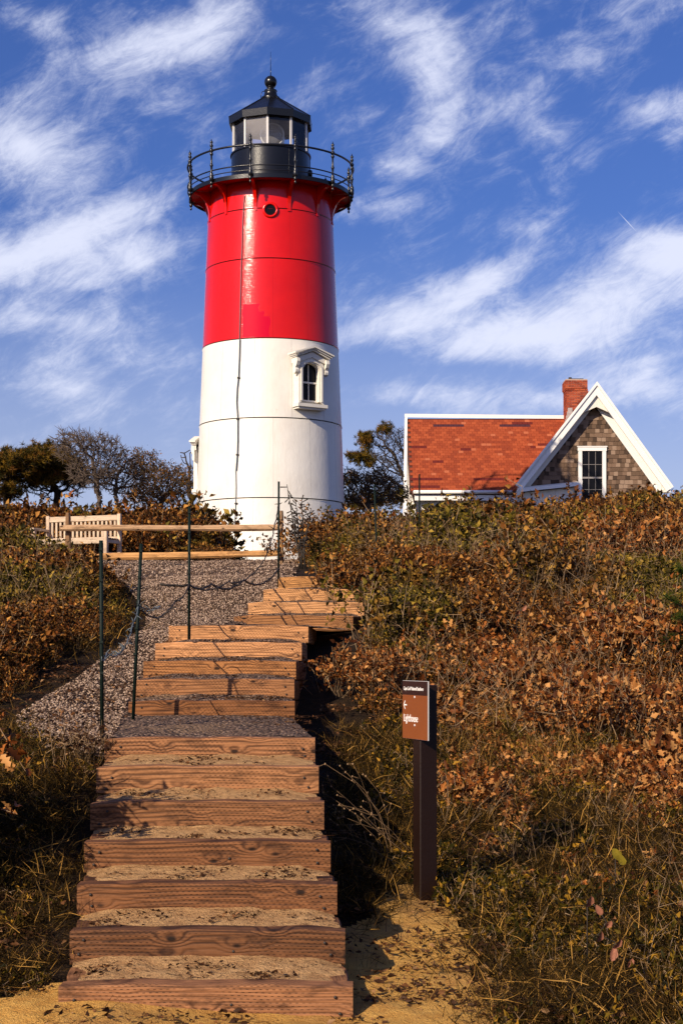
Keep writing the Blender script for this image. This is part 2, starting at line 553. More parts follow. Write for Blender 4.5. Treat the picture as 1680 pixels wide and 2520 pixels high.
BR = [(0.0, (.014, .006, .002)), (.35, (.060, .022, .005)), (.55, (.20, .072, .013)), (.72, (.46, .22, .050)), (.82, (.20, .060, .012)), (1.0, (.035, .012, .004))]
OL = [(0.0, (.010, .009, .002)), (.35, (.045, .036, .005)), (.6, (.12, .088, .010)), (.82, (.34, .215, .030)), (1.0, (.03, .020, .004))]
M['leaf_shrub'] = leaf_mat('shrub_leaf', BR, .12, OL, .42)
M['leaf_oak'] = leaf_mat('oak_leaf', [(0, (.025, .008, .003)), (.3, (.12, .034, .008)), (.55, (.32, .105, .022)), (.8, (.52, .26, .085)), (1, (.05, .015, .005))], .12)
M['leaf_green'] = leaf_mat('weed_leaf', [(0, (.006, .006, .001)), (.4, (.026, .023, .003)), (.75, (.13, .085, .008)), (1, (.42, .21, .022))], .28)
M['grass'] = leaf_mat('dry_grass', [(0, (.006, .003, .001)), (.38, (.034, .018, .004)), (.50, (.58, .31, .07)), (.56, (.10, .055, .010)), (.8, (.022, .015, .003)), (1, (.006, .004, .001))], .12)
M['grass_gold'] = leaf_mat('golden_grass_blade', [(0, (.06, .032, .008)), (.5, (.42, .23, .055)), (1, (.16, .085, .018))], .12)
M['twig'] = leaf_mat('dry_twig', [(0, (.10, .055, .026)), (.5, (.27, .17, .090)), (1, (.42, .29, .17))], .02)
M['litter'] = leaf_mat('dark_leaf_litter', [(0, (.022, .010, .005)), (.6, (.060, .026, .012)), (.85, (.16, .065, .022)), (1, (.30, .17, .08))], .02)
M['pine'] = leaf_mat('pine_needles', [(0, (.018, .018, .005)), (.4, (.070, .052, .008)), (.75, (.24, .135, .016)), (1, (.13, .050, .012))], .12)
M['pine_near'] = leaf_mat('green_pine_needles', [(0, (.020, .045, .008)), (.5, (.055, .085, .012)), (1, (.11, .11, .020))], .12)
M['tree_leaf'] = leaf_mat('dry_tree_leaf', [(0, (.040, .022, .007)), (.5, (.22, .095, .024)), (1, (.085, .068, .016))], .15)


def ground_mat(name, kind):
    m, nt, bs = new_mat(name); g = NT(nt)
    v = g.pos()
    big = g.noise(v, 1.6, 5, .6)
    mid = g.noise(v, 14, 6, .65)
    fine = g.noise(v, 90, 4, .7)
    if kind == 'soil':
        c = g.mix(g.step(mid, .35, .65), (.010, .006, .003), (.035, .019, .009))
        c = g.mix(g.m('MULTIPLY', g.step(fine, .5, .7), .6), c, (.17, .095, .040))
        g.bump(g.m('ADD', mid, fine), .8, .05, bs)
    elif kind == 'sand':
        c = g.mix(g.step(mid, .3, .7), (.58, .285, .062), (.72, .41, .105))
        c = g.mix(g.m('MULTIPLY', g.step(big, .45, .7), .6), c, (.40, .215, .085))
        deb = g.noise(g.mapping(v, (1.0, 1.6, 1)), 42, 5, .75, .6)
        c = g.mix(g.m('MULTIPLY', g.step(deb, .60, .66), .85), c, (.050, .026, .012))
        g.bump(g.m('ADD', g.m('MULTIPLY', mid, 1.5), fine), .9, .03, bs)
    elif kind == 'tread':
        c = g.mix(g.step(mid, .3, .7), (.50, .27, .115), (.70, .42, .19))
        deb = g.noise(g.mapping(v, (1.0, 1.8, 1)), 24, 6, .8, .8)
        c = g.mix(g.m('MULTIPLY', g.step(deb, .55, .60), .9), c, (.045, .022, .012))
        g.bump(g.m('ADD', g.m('MULTIPLY', mid, 1.5), fine), 1.0, .03, bs)
    elif kind == 'gravel':
        vo = g.n('ShaderNodeTexVoronoi'); vo.inputs['Scale'].default_value = 46; g.l(v, vo.inputs['Vector'])
        sep = g.n('ShaderNodeSeparateColor'); g.l(vo.outputs['Color'], sep.inputs[0])
        c = g.ramp(sep.outputs[0], [(0, (.045, .026, .018)), (.5, (.17, .102, .068)), (1, (.37, .25, .175))])
        c = g.mix(g.step(vo.outputs['Distance'], .35, .75), c, (.035, .024, .018))
        c = g.mix(g.m('MULTIPLY', g.step(big, .5, .7), .35), c, (.34, .21, .11))
        g.bump(g.m('MULTIPLY', vo.outputs['Distance'], -1), .9, .02, bs)
    g.l(c, bs.inputs['Base Color'])
    bs.inputs['Roughness'].default_value = .92
    bs.inputs['Specular IOR Level'].default_value = .15
    return m


M['soil'] = ground_mat('brown_soil', 'soil')
M['sand'] = ground_mat('golden_sand', 'sand')
M['tread'] = ground_mat('sand_and_litter_fill', 'tread')
M['gravel'] = ground_mat('crushed_gravel', 'gravel')
M['pebble'] = leaf_mat('pebble_stone', [(0, (.04, .024, .017)), (.4, (.14, .088, .060)), (.8, (.30, .205, .145)), (1, (.50, .37, .27))], .0, rough=.7)


def glass_mat(name, dusty):
    m, nt, bs = new_mat(name); g = NT(nt)
    tr = g.n('ShaderNodeBsdfTransparent'); tr.inputs[0].default_value = (.93, .95, .97, 1)
    gl = g.n('ShaderNodeBsdfGlossy'); gl.inputs['Roughness'].default_value = .05
    df = g.n('ShaderNodeBsdfDiffuse'); df.inputs[0].default_value = (.62, .58, .56, 1)
    fr = g.n('ShaderNodeFresnel'); fr.inputs[0].default_value = 1.5
    a = g.n('ShaderNodeMixShader'); g.l(fr.outputs[0], a.inputs[0]); g.l(tr.outputs[0], a.inputs[1]); g.l(gl.outputs[0], a.inputs[2])
    b = g.n('ShaderNodeMixShader')
    n = g.noise(g.mapping(g.pos(), (.6, .6, .5)), 2, 3, .5)
    g.l(g.m('MULTIPLY', g.step(n, .1, .75), dusty), b.inputs[0]); g.l(a.outputs[0], b.inputs[1]); g.l(df.outputs[0], b.inputs[2])
    g.l(b.outputs[0], nt.nodes['Material Output'].inputs[0])
    return m


M['glass'] = glass_mat('lantern_glass', .05)
M['glass_dusty'] = glass_mat('dull_lantern_glass', .36)  # more grey diffuse mixed in, for one pane and the beacon lens

# ------------------------------------------------------------------ terrain
STEPS = [  # (front distance, centre px, tread top z, width)
    (6.62, 505.5, .153), (7.08, 510, .298), (7.50, 509.3, .443), (7.91, 509.7, .589), (8.35, 509.7, .742), (8.78, 510.5, .894), (9.27, 516, 1.023),
    (11.74, 520.5, 1.16), (12.18, 527, 1.309), (12.80, 540.5, 1.443), (13.33, 562, 1.592), (14.00, 587, 1.741),
    (16.40, 722, 1.881), (16.85, 753, 2.03), (17.30, 787, 2.185), (17.75, 820, 2.335)]
STW = 1.2


def step_x(i):
    return X(STEPS[i][1], STEPS[i][0])


ctrl = []
def cp(x, y, z): ctrl.append((x, y, z))
# in front
for x in (-6, -3, -1, 1, 3, 6): cp(x, 2.0, -.25); cp(x, -6.0, -.6)
for x in (-2.5, -1.2, 0, 1.2): cp(x, 6.4, 0)
cp(2.8, 6.6, .05); cp(5, 6.5, .2)
# left of the stairs
for y in (7.1, 7.9, 8.7): cp(-1.35, y, .326 * (y - 6.62)); cp(-2.2, y, .30 * (y - 6.62)); cp(-4.5, y, .3 * (y - 6.62) + .05)
cp(-1.45, 9.4, .88); cp(-1.6, 10.5, .97); cp(-1.62, 11.6, 1.01); cp(-1.62, 12.2, 1.14); cp(-1.62, 12.8, 1.28); cp(-1.6, 13.4, 1.43); cp(-1.58, 14.1, 1.60); cp(-.95, 12.5, 1.0); cp(-.95, 13.5, 1.25); cp(-.7, 15, 1.5); cp(-.5, 16.3, 1.6); cp(0, 17, 1.82); cp(.1, 17.8, 2.1)
cp(-2.7, 10.5, 1.05); cp(-2.8, 12.5, 1.3); cp(-4.5, 11, 1.15)
cp(-1.5, 15.2, 1.74); cp(-1.35, 16.4, 1.84); cp(-1.2, 17.3, 2.06); cp(-1.15, 18.2, 2.30); cp(-2.2, 16.5, 1.95); cp(-3.0, 15.5, 1.75); cp(-3, 18.5, 2.2); cp(-5, 16, 1.9)
cp(-2.2, 20, 2.46); cp(-1, 20, 2.46); cp(-2.5, 24, 2.74); cp(-.9, 24, 2.74); cp(-4, 24, 2.76); cp(-6.5, 23, 2.8)
cp(-4, 30, 3.12); cp(-1.5, 30, 3.12); cp(-6.5, 30, 3.3); cp(-10, 30, 3.6)
# right of the stairs
for y, z in ((7.2, .03), (7.9, .10), (8.5, .20), (9.3, .34), (10.5, .52), (11.7, .72), (13, 1.02), (14.2, 1.35), (15.5, 1.68)): cp(.35 + (0.15 if y > 14 else 0), y, z)
cp(.75, 17, 1.95); cp(.6, 18.5, 2.35); cp(-.4, 18.6, 2.33)
for x, y, z in ((1.2, 8.2, .16), (2.2, 8.2, .22), (1, 10, .40), (2, 10.5, .45), (3.2, 10, .60), (1.6, 13, .85), (3, 13, .95), (4.6, 13, 1.15), (.9, 15, 1.45), (2, 17, 1.72), (3.4, 17, 1.75),
                (1, 20.5, 2.45), (2.6, 23, 2.65), (4.2, 22, 2.55), (0, 23, 2.75), (0, 28, 3.10), (1.4, 29, 3.20), (3.2, 30, 3.38), (5.2, 30, 3.66), (7, 29, 3.8), (8, 20, 2.7), (7, 14, 1.5), (7, 9, .7)): cp(x, y, z)
# beyond
for x, y, z in ((-2, 46, 2.9), (-8, 45, 3.1), (2, 42, 3.5), (7, 45, 3.8), (12, 44, 3.9), (4, 56, 3.7), (10, 58, 3.8), (-12, 55, 3.2), (-20, 40, 3.4), (20, 40, 3.9), (0, 70, 3.0), (-20, 75, 2.8), (20, 75, 3.2),
                (-14, 15, 2.0), (15, 15, 1.8), (-14, 5, .3), (15, 5, .4)): cp(x, y, z)
for a in range(0, 360, 30): cp(130 * math.cos(R(a)), 40 + 130 * math.sin(R(a)), 1.2 if a < 180 else 0)
C_ = np.array(ctrl)


def _fit():
    P = C_[:, :2]
    d = np.linalg.norm(P[:, None] - P[None], axis=2)
    n = len(P)
    A = np.zeros((n + 1, n + 1)); A[:n, :n] = d - np.eye(n) * .02; A[:n, n] = 1; A[n, :n] = 1
    return np.linalg.solve(A, np.concatenate([C_[:, 2], [0]]))


W_ = _fit()


def hash_noise(x, y, s, seed=0):
    """smooth value noise"""
    x = np.asarray(x, float) / s; y = np.asarray(y, float) / s
    xi = np.floor(x).astype(np.int64); yi = np.floor(y).astype(np.int64)
    fx = x - xi; fy = y - yi
    fx = fx * fx * (3 - 2 * fx); fy = fy * fy * (3 - 2 * fy)
    def h(a, b):
        v = (a * 374761393 + b * 668265263 + seed * 974711) & 0x7fffffff
        v = ((v ^ (v >> 13)) * 1274126177) & 0x7fffffff
        v = v ^ (v >> 16)
        return (v % 10000) / 10000.0
    return (h(xi, yi) * (1 - fx) + h(xi + 1, yi) * fx) * (1 - fy) + (h(xi, yi + 1) * (1 - fx) + h(xi + 1, yi + 1) * fx) * fy


def G(x, y, rough=True):
    x = np.atleast_1d(np.asarray(x, float)); y = np.atleast_1d(np.asarray(y, float))
    out = np.empty(x.shape)
    xf, yf = x.ravel(), y.ravel()
    o = np.empty(xf.shape)
    for k in range(0, len(xf), 20000):
        q = np.stack([xf[k:k + 20000], yf[k:k + 20000]], 1)
        d = np.linalg.norm(q[:, None] - C_[None, :, :2], axis=2)
        o[k:k + 20000] = d @ W_[:-1] + W_[-1]
    out = o.reshape(x.shape)
    if rough:
        near = np.clip((y - 5) / 10, 0, 1)
        out = out + (hash_noise(x, y, .5, 3) - .5) * .05 + (hash_noise(x, y, .16, 5) - .5) * .02
    return out


def Gz(x, y): return float(G(x, y)[0])


def grid_axis(segs):
    out = []
    for a, b, s in segs: out += list(np.arange(a, b, s))
    out.append(segs[-1][1])
    return np.array(out)


def build_ground():
    xs = grid_axis([(-600, -100, 60), (-100, -20, 8), (-20, -8, 1), (-8, -3, .25), (-3, 3, .1), (3, 9, .25), (9, 24, 1), (24, 100, 8), (100, 600, 60)])
    ys = grid_axis([(-300, -20, 35), (-20, 4, 1.5), (4, 6, .25), (6, 19, .1), (19, 34, .25), (34, 80, 1.5), (80, 200, 12), (200, 1500, 100)])
    Xg, Yg = np.meshgrid(xs, ys)
    far = np.hypot(Xg, Yg - 40)
    Z = np.where(far > 125, 0, G(Xg, Yg)) if True else 0
    k = np.clip((far - 90) / 60, 0, 1)
    Z = Z * (1 - k) + .3 * k
    V = np.stack([Xg, Yg, Z], -1).reshape(-1, 3)
    nx, ny = len(xs), len(ys)
    idx = np.arange(nx * ny).reshape(ny, nx)
    Q = np.stack([idx[:-1, :-1], idx[:-1, 1:], idx[1:, 1:], idx[1:, :-1]], -1).reshape(-1, 4)
    o = link('ground', mesh_np('ground', V, Q, M['soil'], smooth=True))
    tag(o, kind='structure')


build_ground()


def inside(poly, x, y):
    x = np.asarray(x); y = np.asarray(y)
    r = np.zeros(x.shape, bool)
    n = len(poly)
    for i in range(n):
        x0, y0 = poly[i]; x1, y1 = poly[(i + 1) % n]
        if y0 == y1: continue
        c = ((y0 > y) != (y1 > y)) & (x < (x1 - x0) * (y - y0) / (y1 - y0) + x0)
        r ^= c
    return r


PATH = [(-1.30, 9.45), (-1.75, 9.7), (-2.05, 10.3), (-2.20, 11.0), (-2.15, 11.8), (-2.05, 12.5), (-1.95, 13.2), (-1.82, 14.0), (-1.80, 15.0), (-1.95, 16.3), (-2.45, 18.2), (-3.5, 20.5),
        (-4.4, 23.0), (-5.2, 27.0), (-5.6, 33.0), (-.4, 34.0), (-.35, 28.0), (-.5, 24.0), (-.65, 21.0), (-.5, 18.6), (-.2, 18.2), (-.3, 16.9), (-.9, 15.5), (-1.0, 13.5), (-1.2, 11.5), (-1.2, 9.45)]
SAND = [(-3.0, 3.5), (-2.6, 6.2), (-1.9, 6.6), (-1.35, 6.78), (-1.0, 6.9), (-.3, 6.95), (-.25, 7.7), (.05, 7.95), (.2, 8.2), (.26, 8.5), (.34, 8.75), (.46, 8.72), (.58, 8.3), (.68, 7.8), (.62, 7.3), (.70, 6.9), (.55, 6.3), (1.2, 5.6), (2.5, 3.5)]


STAIR_IN = [(step_x(i) - STW / 2 + .14, STEPS[i][0] - .05) for i in range(16)] + [(step_x(15) - .46, 18.45), (step_x(15) + .5, 18.45)] + [(step_x(i) + STW / 2 - .05, STEPS[i][0] - .05) for i in range(15, -1, -1)]


def sheet(name, poly, cell, lift, mat, rough, kind='structure', seed=1):
    xs = np.arange(min(p[0] for p in poly), max(p[0] for p in poly) + cell, cell)
    ys = np.arange(min(p[1] for p in poly), max(p[1] for p in poly) + cell, cell)
    Xg, Yg = np.meshgrid(xs, ys)
    jx = (hash_noise(Xg, Yg, .25, seed) - .5) * .25 + (hash_noise(Xg, Yg, .06, seed + 1) - .5) * .16
    ins = inside(poly, Xg + jx, Yg + jx)
    Z = G(Xg, Yg) + lift + (hash_noise(Xg, Yg, .09, seed + 2) - .5) * rough
    V = np.stack([Xg, Yg, Z], -1).reshape(-1, 3)
    ny, nx = Xg.shape
    idx = np.arange(nx * ny).reshape(ny, nx)
    c = ins[:-1, :-1] & ins[:-1, 1:] & ins[1:, 1:] & ins[1:, :-1]
    if name == 'gravel_path':
        st = inside(STAIR_IN, Xg, Yg); c &= ~(st[:-1, :-1] | st[:-1, 1:] | st[1:, 1:] | st[1:, :-1])
    Q = np.stack([idx[:-1, :-1], idx[:-1, 1:], idx[1:, 1:], idx[1:, :-1]], -1)[c]
    used = np.unique(Q)
    remap = np.zeros(nx * ny, int); remap[used] = np.arange(len(used))
    o = link(name, mesh_np(name, V[used], remap[Q], mat, smooth=True))
    tag(o, kind=kind)
    return o


sheet('gravel_path', PATH, .08, .030, M['gravel'], .012)
sheet('sandy_ground', SAND, .025, .028, M['sand'], .012, seed=9)

# ------------------------------------------------------------------ lighthouse
LZ = EYE - TZ       # z of the eye above the tower base; heights below are given above eye level


def rad_at(z):
    return float(np.interp(z, [1.0, 4.163, 6.34, 8.51, 10.7, 12.07, 12.86], [2.22, 2.08, 2.006, 1.917, 1.829, 1.772, 1.745]))


lighthouse = empty('lighthouse', (TX, TY, TZ), 0, 'tall iron lighthouse tower, red above and white below, black lantern on top', 'lighthouse')


def cyl(phi, r, z):
    """point of the tower; phi in degrees, 0 faces the camera, positive to its right"""
    return Vector((r * math.sin(R(phi)), -r * math.cos(R(phi)), z + LZ))


def tower():
    # dark core that shows in the joints
    mb = MB()
    mb.lathe([(rad_at(z) - .05, z + LZ) for z in (1.2, 4, 8, 12, 12.84)], 72)
    mb.build('iron_core', M['seam'], lighthouse)
    rings = [(1.25, 1.99), (1.99, 4.163), (4.163, 6.34), (6.34, 8.51), (8.51, 10.70), (10.70, 12.07), (12.07, 12.84)]
    for k, (z0, z1) in enumerate(rings):
        phase = 4.5 if k % 2 == 0 else 19.5
        if k == 6: phase = 19.5
        mat = M['red'] if z0 >= 8.5 else M['white_iron']
        for j in range(12):
            a0 = phase + 30 * j + .05; a1 = a0 + 30 - .10
            mb = MB()
            seg = 8
            zs = [z0 + .030, z0 + .05, (z0 + z1) / 2, z1 - .02, z1]
            lip = [0.012, 0, 0, 0, .016]
            vs = []
            for z, lp in zip(zs, lip):
                for i in range(seg + 1):
                    vs.append(cyl(a0 + (a1 - a0) * i / seg, rad_at(z) + lp, z))
            n = seg + 1
            fs = [(r * n + i, r * n + i + 1, (r + 1) * n + i + 1, (r + 1) * n + i) for r in range(len(zs) - 1) for i in range(seg)]
            # inward returns so that the plates have thickness
            b = len(vs)
            for z in (zs[0], zs[-1]):
                for i in range(n): vs.append(cyl(a0 + (a1 - a0) * i / seg, rad_at(z) - .045, z))
            for i in range(seg):
                fs.append((b + i, b + i + 1, i + 1, i))
                fs.append(((4) * n + i, 4 * n + i + 1, b + n + i + 1, b + n + i))
            mb.add(vs, fs, True)
            o = mb.build('iron_plate', mat, lighthouse)
            me = o.data
            nn = []
            for q, v in enumerate(me.vertices):
                if q < n * len(zs): nn.append(Vector((v.co.x, v.co.y, .04 * math.hypot(v.co.x, v.co.y))).normalized())
                else: nn.append(Vector((0, 0, 1)))
            me.normals_split_custom_set_from_vertices(nn)


tower()


def tower_window(phi, zc, w=.26, h0=-.52, h1=.52, kd=1.0):
    """arched sash window in a projecting white frame; local axes u right, n outwards"""
    r = rad_at(zc) + .085 * kd
    c = cyl(phi, r, zc)
    u = Vector((math.cos(R(phi)), math.sin(R(phi)), 0)); n = Vector((math.sin(R(phi)), -math.cos(R(phi)), 0))
    T = Matrix(((u.x, -n.x * kd, 0, c.x), (u.y, -n.y * kd, 0, c.y), (0, 0, 1, c.z), (0, 0, 0, 1)))   # local (u, depth inwards, z)
    spring = h1 - w * .75
    def arch(hw, top, k=10):
        return [(hw * math.cos(math.pi * i / k), spring + (top - spring) * math.sin(math.pi * i / k)) for i in range(k + 1)]
    # casing: ring between the opening and the outer frame
    outer = [(.40, h0 - .08)] + [(.40, spring + .1)] + [(.40 * math.cos(math.pi * i / 10), spring + .1 + (h1 + .14 - spring - .1) * math.sin(math.pi * i / 10)) for i in range(11)][1:-1] + [(-.40, spring + .1), (-.40, h0 - .08)]
    inner = [(w, h0)] + arch(w, h1)[0:1] + arch(w, h1)[1:-1] + arch(w, h1)[-1:] + [(-w, h0)]
    mb = MB(); n_ = len(outer)
    d0, d1 = -.13, .14
    vs = [T @ Vector((a, d0, b)) for a, b in outer] + [T @ Vector((a, d0, b)) for a, b in inner] + [T @ Vector((a, d1, b)) for a, b in outer] + [T @ Vector((a, d1, b)) for a, b in inner]
    fs = []
    for i in range(n_ - 1):
        fs += [(i, n_ + i, n_ + i + 1, i + 1), (i, i + 1, 2 * n_ + i + 1, 2 * n_ + i), (n_ + i, 3 * n_ + i, 3 * n_ + i + 1, n_ + i + 1)]
    mb.add(vs, fs)
    # stepped moulding around the opening
    mid = [(a * 1.16, b * 1.05 if b > 0 else b) for a, b in inner]; mid2 = [(a * 1.34, b * 1.10 if b > 0 else b) for a, b in inner]
    vs = [T @ Vector((a, d0 - .035, b)) for a, b in mid] + [T @ Vector((a, d0 - .035, b)) for a, b in mid2] + [T @ Vector((a, d0, b)) for a, b in mid] + [T @ Vector((a, d0, b)) for a, b in mid2]
    fs = []
    for i in range(n_ - 1):
        fs += [(i, i + 1, n_ + i + 1, n_ + i), (i, 2 * n_ + i, 2 * n_ + i + 1, i + 1), (n_ + i, n_ + i + 1, 3 * n_ + i + 1, 3 * n_ + i)]
    mb.add(vs, fs)
    win = mb.build('window', M['white_old'], lighthouse)
    # sill
    MB().box(-.47, .47, -.22, .1, h0 - .17, h0 - .08, T).box(-.43, .43, -.17, .1, h0 - .22, h0 - .172, T).build('sill', M['white_old'], win)
    # glass panes and sash bars
    zt = h1; zm = .0
    for (a, b, z0, z1, up) in ((-w, -.012, h0, zm - .02, 0), (.012, w, h0, zm - .02, 0), (-w, -.012, zm + .02, zt, 1), (.012, w, zm + .02, zt, 1)):
        if up:
            pts = [(a, z0), (b, z0)]
            k = 6
            for i in range(k + 1):
                x = b + (a - b) * i / k
                pts.append((x, spring + (zt - spring) * math.sqrt(max(0, 1 - (x / (w + .001)) ** 2))))
        else:
            pts = [(a, z0), (b, z0), (b, z1), (a, z1)]
        m2 = MB(); m2.add([T @ Vector((x, .035 if not up else .055, z)) for x, z in pts], [tuple(range(len(pts)))])
        m2.build('pane', M['dark_glass'], win)
    s = MB()
    s.box(-w, w, .0, .05, zm - .022, zm + .022, T).box(-.012, .012, .015, .034, h0, zm - .023, T).box(-.012, .012, .03, .054, zm + .023, zt - .01, T)
    s.box(-w, -w + .03, .01, .033, h0, zm - .023, T).box(w - .03, w, .01, .033, h0, zm - .023, T).box(-w + .031, w - .031, .012, .032, h0, h0 + .045, T)
    s.build('sash_bar', M['white_old'], win)
    # pedimented hood on two scroll brackets
    e = .66; zt0 = h1 + .20; rise = .20
    def hood(dep, ew, t0, t1):
        pts = [(-ew, zt0 + t0), (0, zt0 + t0 + rise), (ew, zt0 + t0), (ew, zt0 + t1), (0, zt0 + t1 + rise), (-ew, zt0 + t1)]
        return dep, pts
    hm = MB()
    for dep, ew, t0, t1 in ((-.32, .62, -.005, .035), (-.28, .575, -.04, -.008), (-.24, .53, -.08, -.043)):
        pts = [(-ew, zt0 + t1), (-ew, zt0 + t0), (0, zt0 + t0 + rise), (ew, zt0 + t0), (ew, zt0 + t1), (0, zt0 + t1 + rise)]
        vs = [T @ Vector((a, dep, b)) for a, b in pts] + [T @ Vector((a, .1, b)) for a, b in pts]
        hm.add(vs, [(5, 0, 1, 2), (5, 2, 3, 4), (6, 11, 8, 7), (8, 11, 10, 9), (0, 5, 11, 6), (5, 4, 10, 11), (1, 7, 8, 2), (2, 8, 9, 3), (0, 6, 7, 1), (4, 3, 9, 10)])
    hm.build('hood', M['white_old'], win)
    # board under the pediment
    fb = MB(); pts = [(-.50, zt0 - .10), (-.50, zt0 - .22), (-.30, zt0 - .16), (0, zt0 - .05), (.30, zt0 - .16), (.50, zt0 - .22), (.50, zt0 - .10), (0, zt0 + .098)]
    vs = [T @ Vector((a, -.17, b)) for a, b in pts] + [T @ Vector((a, .1, b)) for a, b in pts]
    fb.add(vs, [(0, 1, 2, 3, 7), (7, 3, 4, 5, 6)] + [(i, i + 8, (i + 1) % 8 + 8, (i + 1) % 8) for i in range(8)])
    fb.build('frieze', M['white_old'], win)
    for sx in (-1, 1):
        b = MB()
        prof = [(-.02, 0), (-.22, 0), (-.24, -.10), (-.20, -.2), (-.14, -.26), (-.17, -.32), (-.16, -.38), (-.10, -.42), (-.02, -.42)]
        x0, x1 = sorted((sx * .42, sx * .52))
        b.prism([(p[0], p[1] + zt0 - .10) for p in prof], x0, x1, 'x', T)
        b.build('bracket', M['white_old'], win)
    return win


tower_window(33, 7.34)
tower_window(-99, 5.20, kd=.42)
tower_window(150, 9.6)


def porthole():
    phi, z = 2.2, 12.03
    r = rad_at(z)
    c = cyl(phi, r, z); n = Vector((math.sin(R(phi)), -math.cos(R(phi)), 0))
    q = n.to_track_quat('Z', 'Y').to_matrix().to_4x4(); q.translation = c
    mb = MB(); mb.lathe([(.150, -.03), (.150, .045), (.165, .055), (.20, .055), (.215, .03), (.215, -.03)], 28, True, q)
    o = mb.build('porthole', M['red'], lighthouse)
    MB().lathe([(.0005, .012), (.149, .012)], 28, True, q).build('porthole_glass', M['dark_glass'], o)


porthole()

# gallery
ZD = 12.90          # deck top above eye level
RD = 2.26
mb = MB(); mb.lathe([(1.0, ZD + LZ), (RD, ZD + LZ), (RD + .03, ZD - .01 + LZ), (RD + .03, ZD - .12 + LZ), (RD - .02, ZD - .12 + LZ), (RD - .02, ZD - .05 + LZ), (RD - .021, ZD - .05 + LZ)], 96, False)
deck = mb.build('gallery_deck', M['black'], lighthouse)
deck.data.set_sharp_from_angle(angle=R(30))
mb = MB(); mb.lathe([(1.70, ZD - .052 + LZ), (RD - .022, ZD - .052 + LZ)], 96, False)
mb.build('deck_underside', M['red'], lighthouse)
POST_A = [-101, -71, -41, -11, 19, 49, 79, 109, 139, 169, 199, 229]


def bracket_mesh():
    mb = MB()
    arc = [(2.22 - .45 * math.cos(R(t)), 12.13 + .66 * math.sin(R(t))) for t in range(0, 91, 10)]
    arc = [(1.775, 12.02)] + arc
    web = arc + [(2.22, 12.835), (1.755, 12.835)]
    mb.prism([(a, b + LZ) for a, b in web], -.014, .014, 'y')
    for i in range(len(arc) - 1):
        (a, b), (c, d) = arc[i], arc[i + 1]
        L_ = math.hypot(c - a, d - b); nx, nz = (d - b) / L_ * .022, -(c - a) / L_ * .022
        mb.prism([(a, b + LZ), (c, d + LZ), (c + nx, d + nz + LZ), (a + nx, b + nz + LZ)], -.045, .045, 'y')
    return mb.mesh('bracket', M['red'])


bm_ = bracket_mesh()
for a in POST_A:
    link('gallery_bracket', bm_, lighthouse, (0, 0, 0), (0, 0, R(a - 90)))


def post_mesh():
    prof = [(.004, 12.62), (.018, 12.64), (.024, 12.67), (.010, 12.70), (.016, 12.715), (.034, 12.74), (.036, 12.77), (.020, 12.80), (.030, 12.82), (.044, 12.84), (.044, 12.96), (.030, 12.99), (.038, 13.02),
            (.024, 13.05), (.019, 13.10), (.026, 13.22), (.038, 13.25), (.026, 13.28), (.021, 13.33), (.018, 13.50), (.030, 13.53), (.038, 13.56), (.024, 13.60), (.040, 13.63), (.044, 13.67), (.026, 13.70),
            (.018, 13.73), (.036, 13.77), (.036, 13.80), (.016, 13.83), (.030, 13.86), (.030, 13.89), (.012, 13.92), (.005, 13.97)]
    mb = MB(); mb.lathe([(r * 1.38, z + LZ) for r, z in prof], 10)
    return mb.mesh('railing_post', M['black2'])


pm_ = post_mesh()
RP = RD + .075
for a in POST_A:
    p = cyl(a, RP, 0)
    link('railing_post', pm_, lighthouse, (p.x, p.y, 0))
for nm, z, rr in (('top_rail', 13.65, .029), ('lower_rail', 13.10, .019), ('base_rail', 12.965, .014)):
    mb = MB(); mb.lathe([(RP + rr * math.cos(t), z + LZ + rr * math.sin(t)) for t in [2 * math.pi * k / 8 for k in range(8)]], 96, True, None, True)
    mb.build(nm, M['black2'], lighthouse)

# watch room drum
RL = 1.11
mb = MB(); mb.lathe([(RL + .02, ZD + LZ + .002), (RL + .02, ZD + .10 + LZ), (RL, ZD + .11 + LZ), (RL, 13.98 + LZ), (RL + .03, 13.99 + LZ), (RL + .03, 14.03 + LZ), (RL - .12, 14.035 + LZ)], 72)
drum = mb.build('lantern_drum', M['black'], lighthouse); drum.data.set_sharp_from_angle(angle=R(35))
for a in (-30, 30, 88):
    MB().tube([cyl(a, RL + .004, ZD + .12), cyl(a, RL + .004, 13.97)], .010, 4, False).build('drum_seam', M['black2'], lighthouse)
q = Vector((1, -.1, 0)).to_track_quat('Z', 'Y').to_matrix().to_4x4(); q.translation = cyl(84, RL, 13.5)
MB().lathe([(.11, -.02), (.11, .05), (.085, .075), (.0005, .08)], 16, True, q).build('drum_vent', M['black'], lighthouse)

# lantern room: ten sides
ROT0 = -2.2
ZL0, ZL1 = 14.04, 14.90


def vtx(k, r, z): return cyl(ROT0 + 36 * k, r, z)


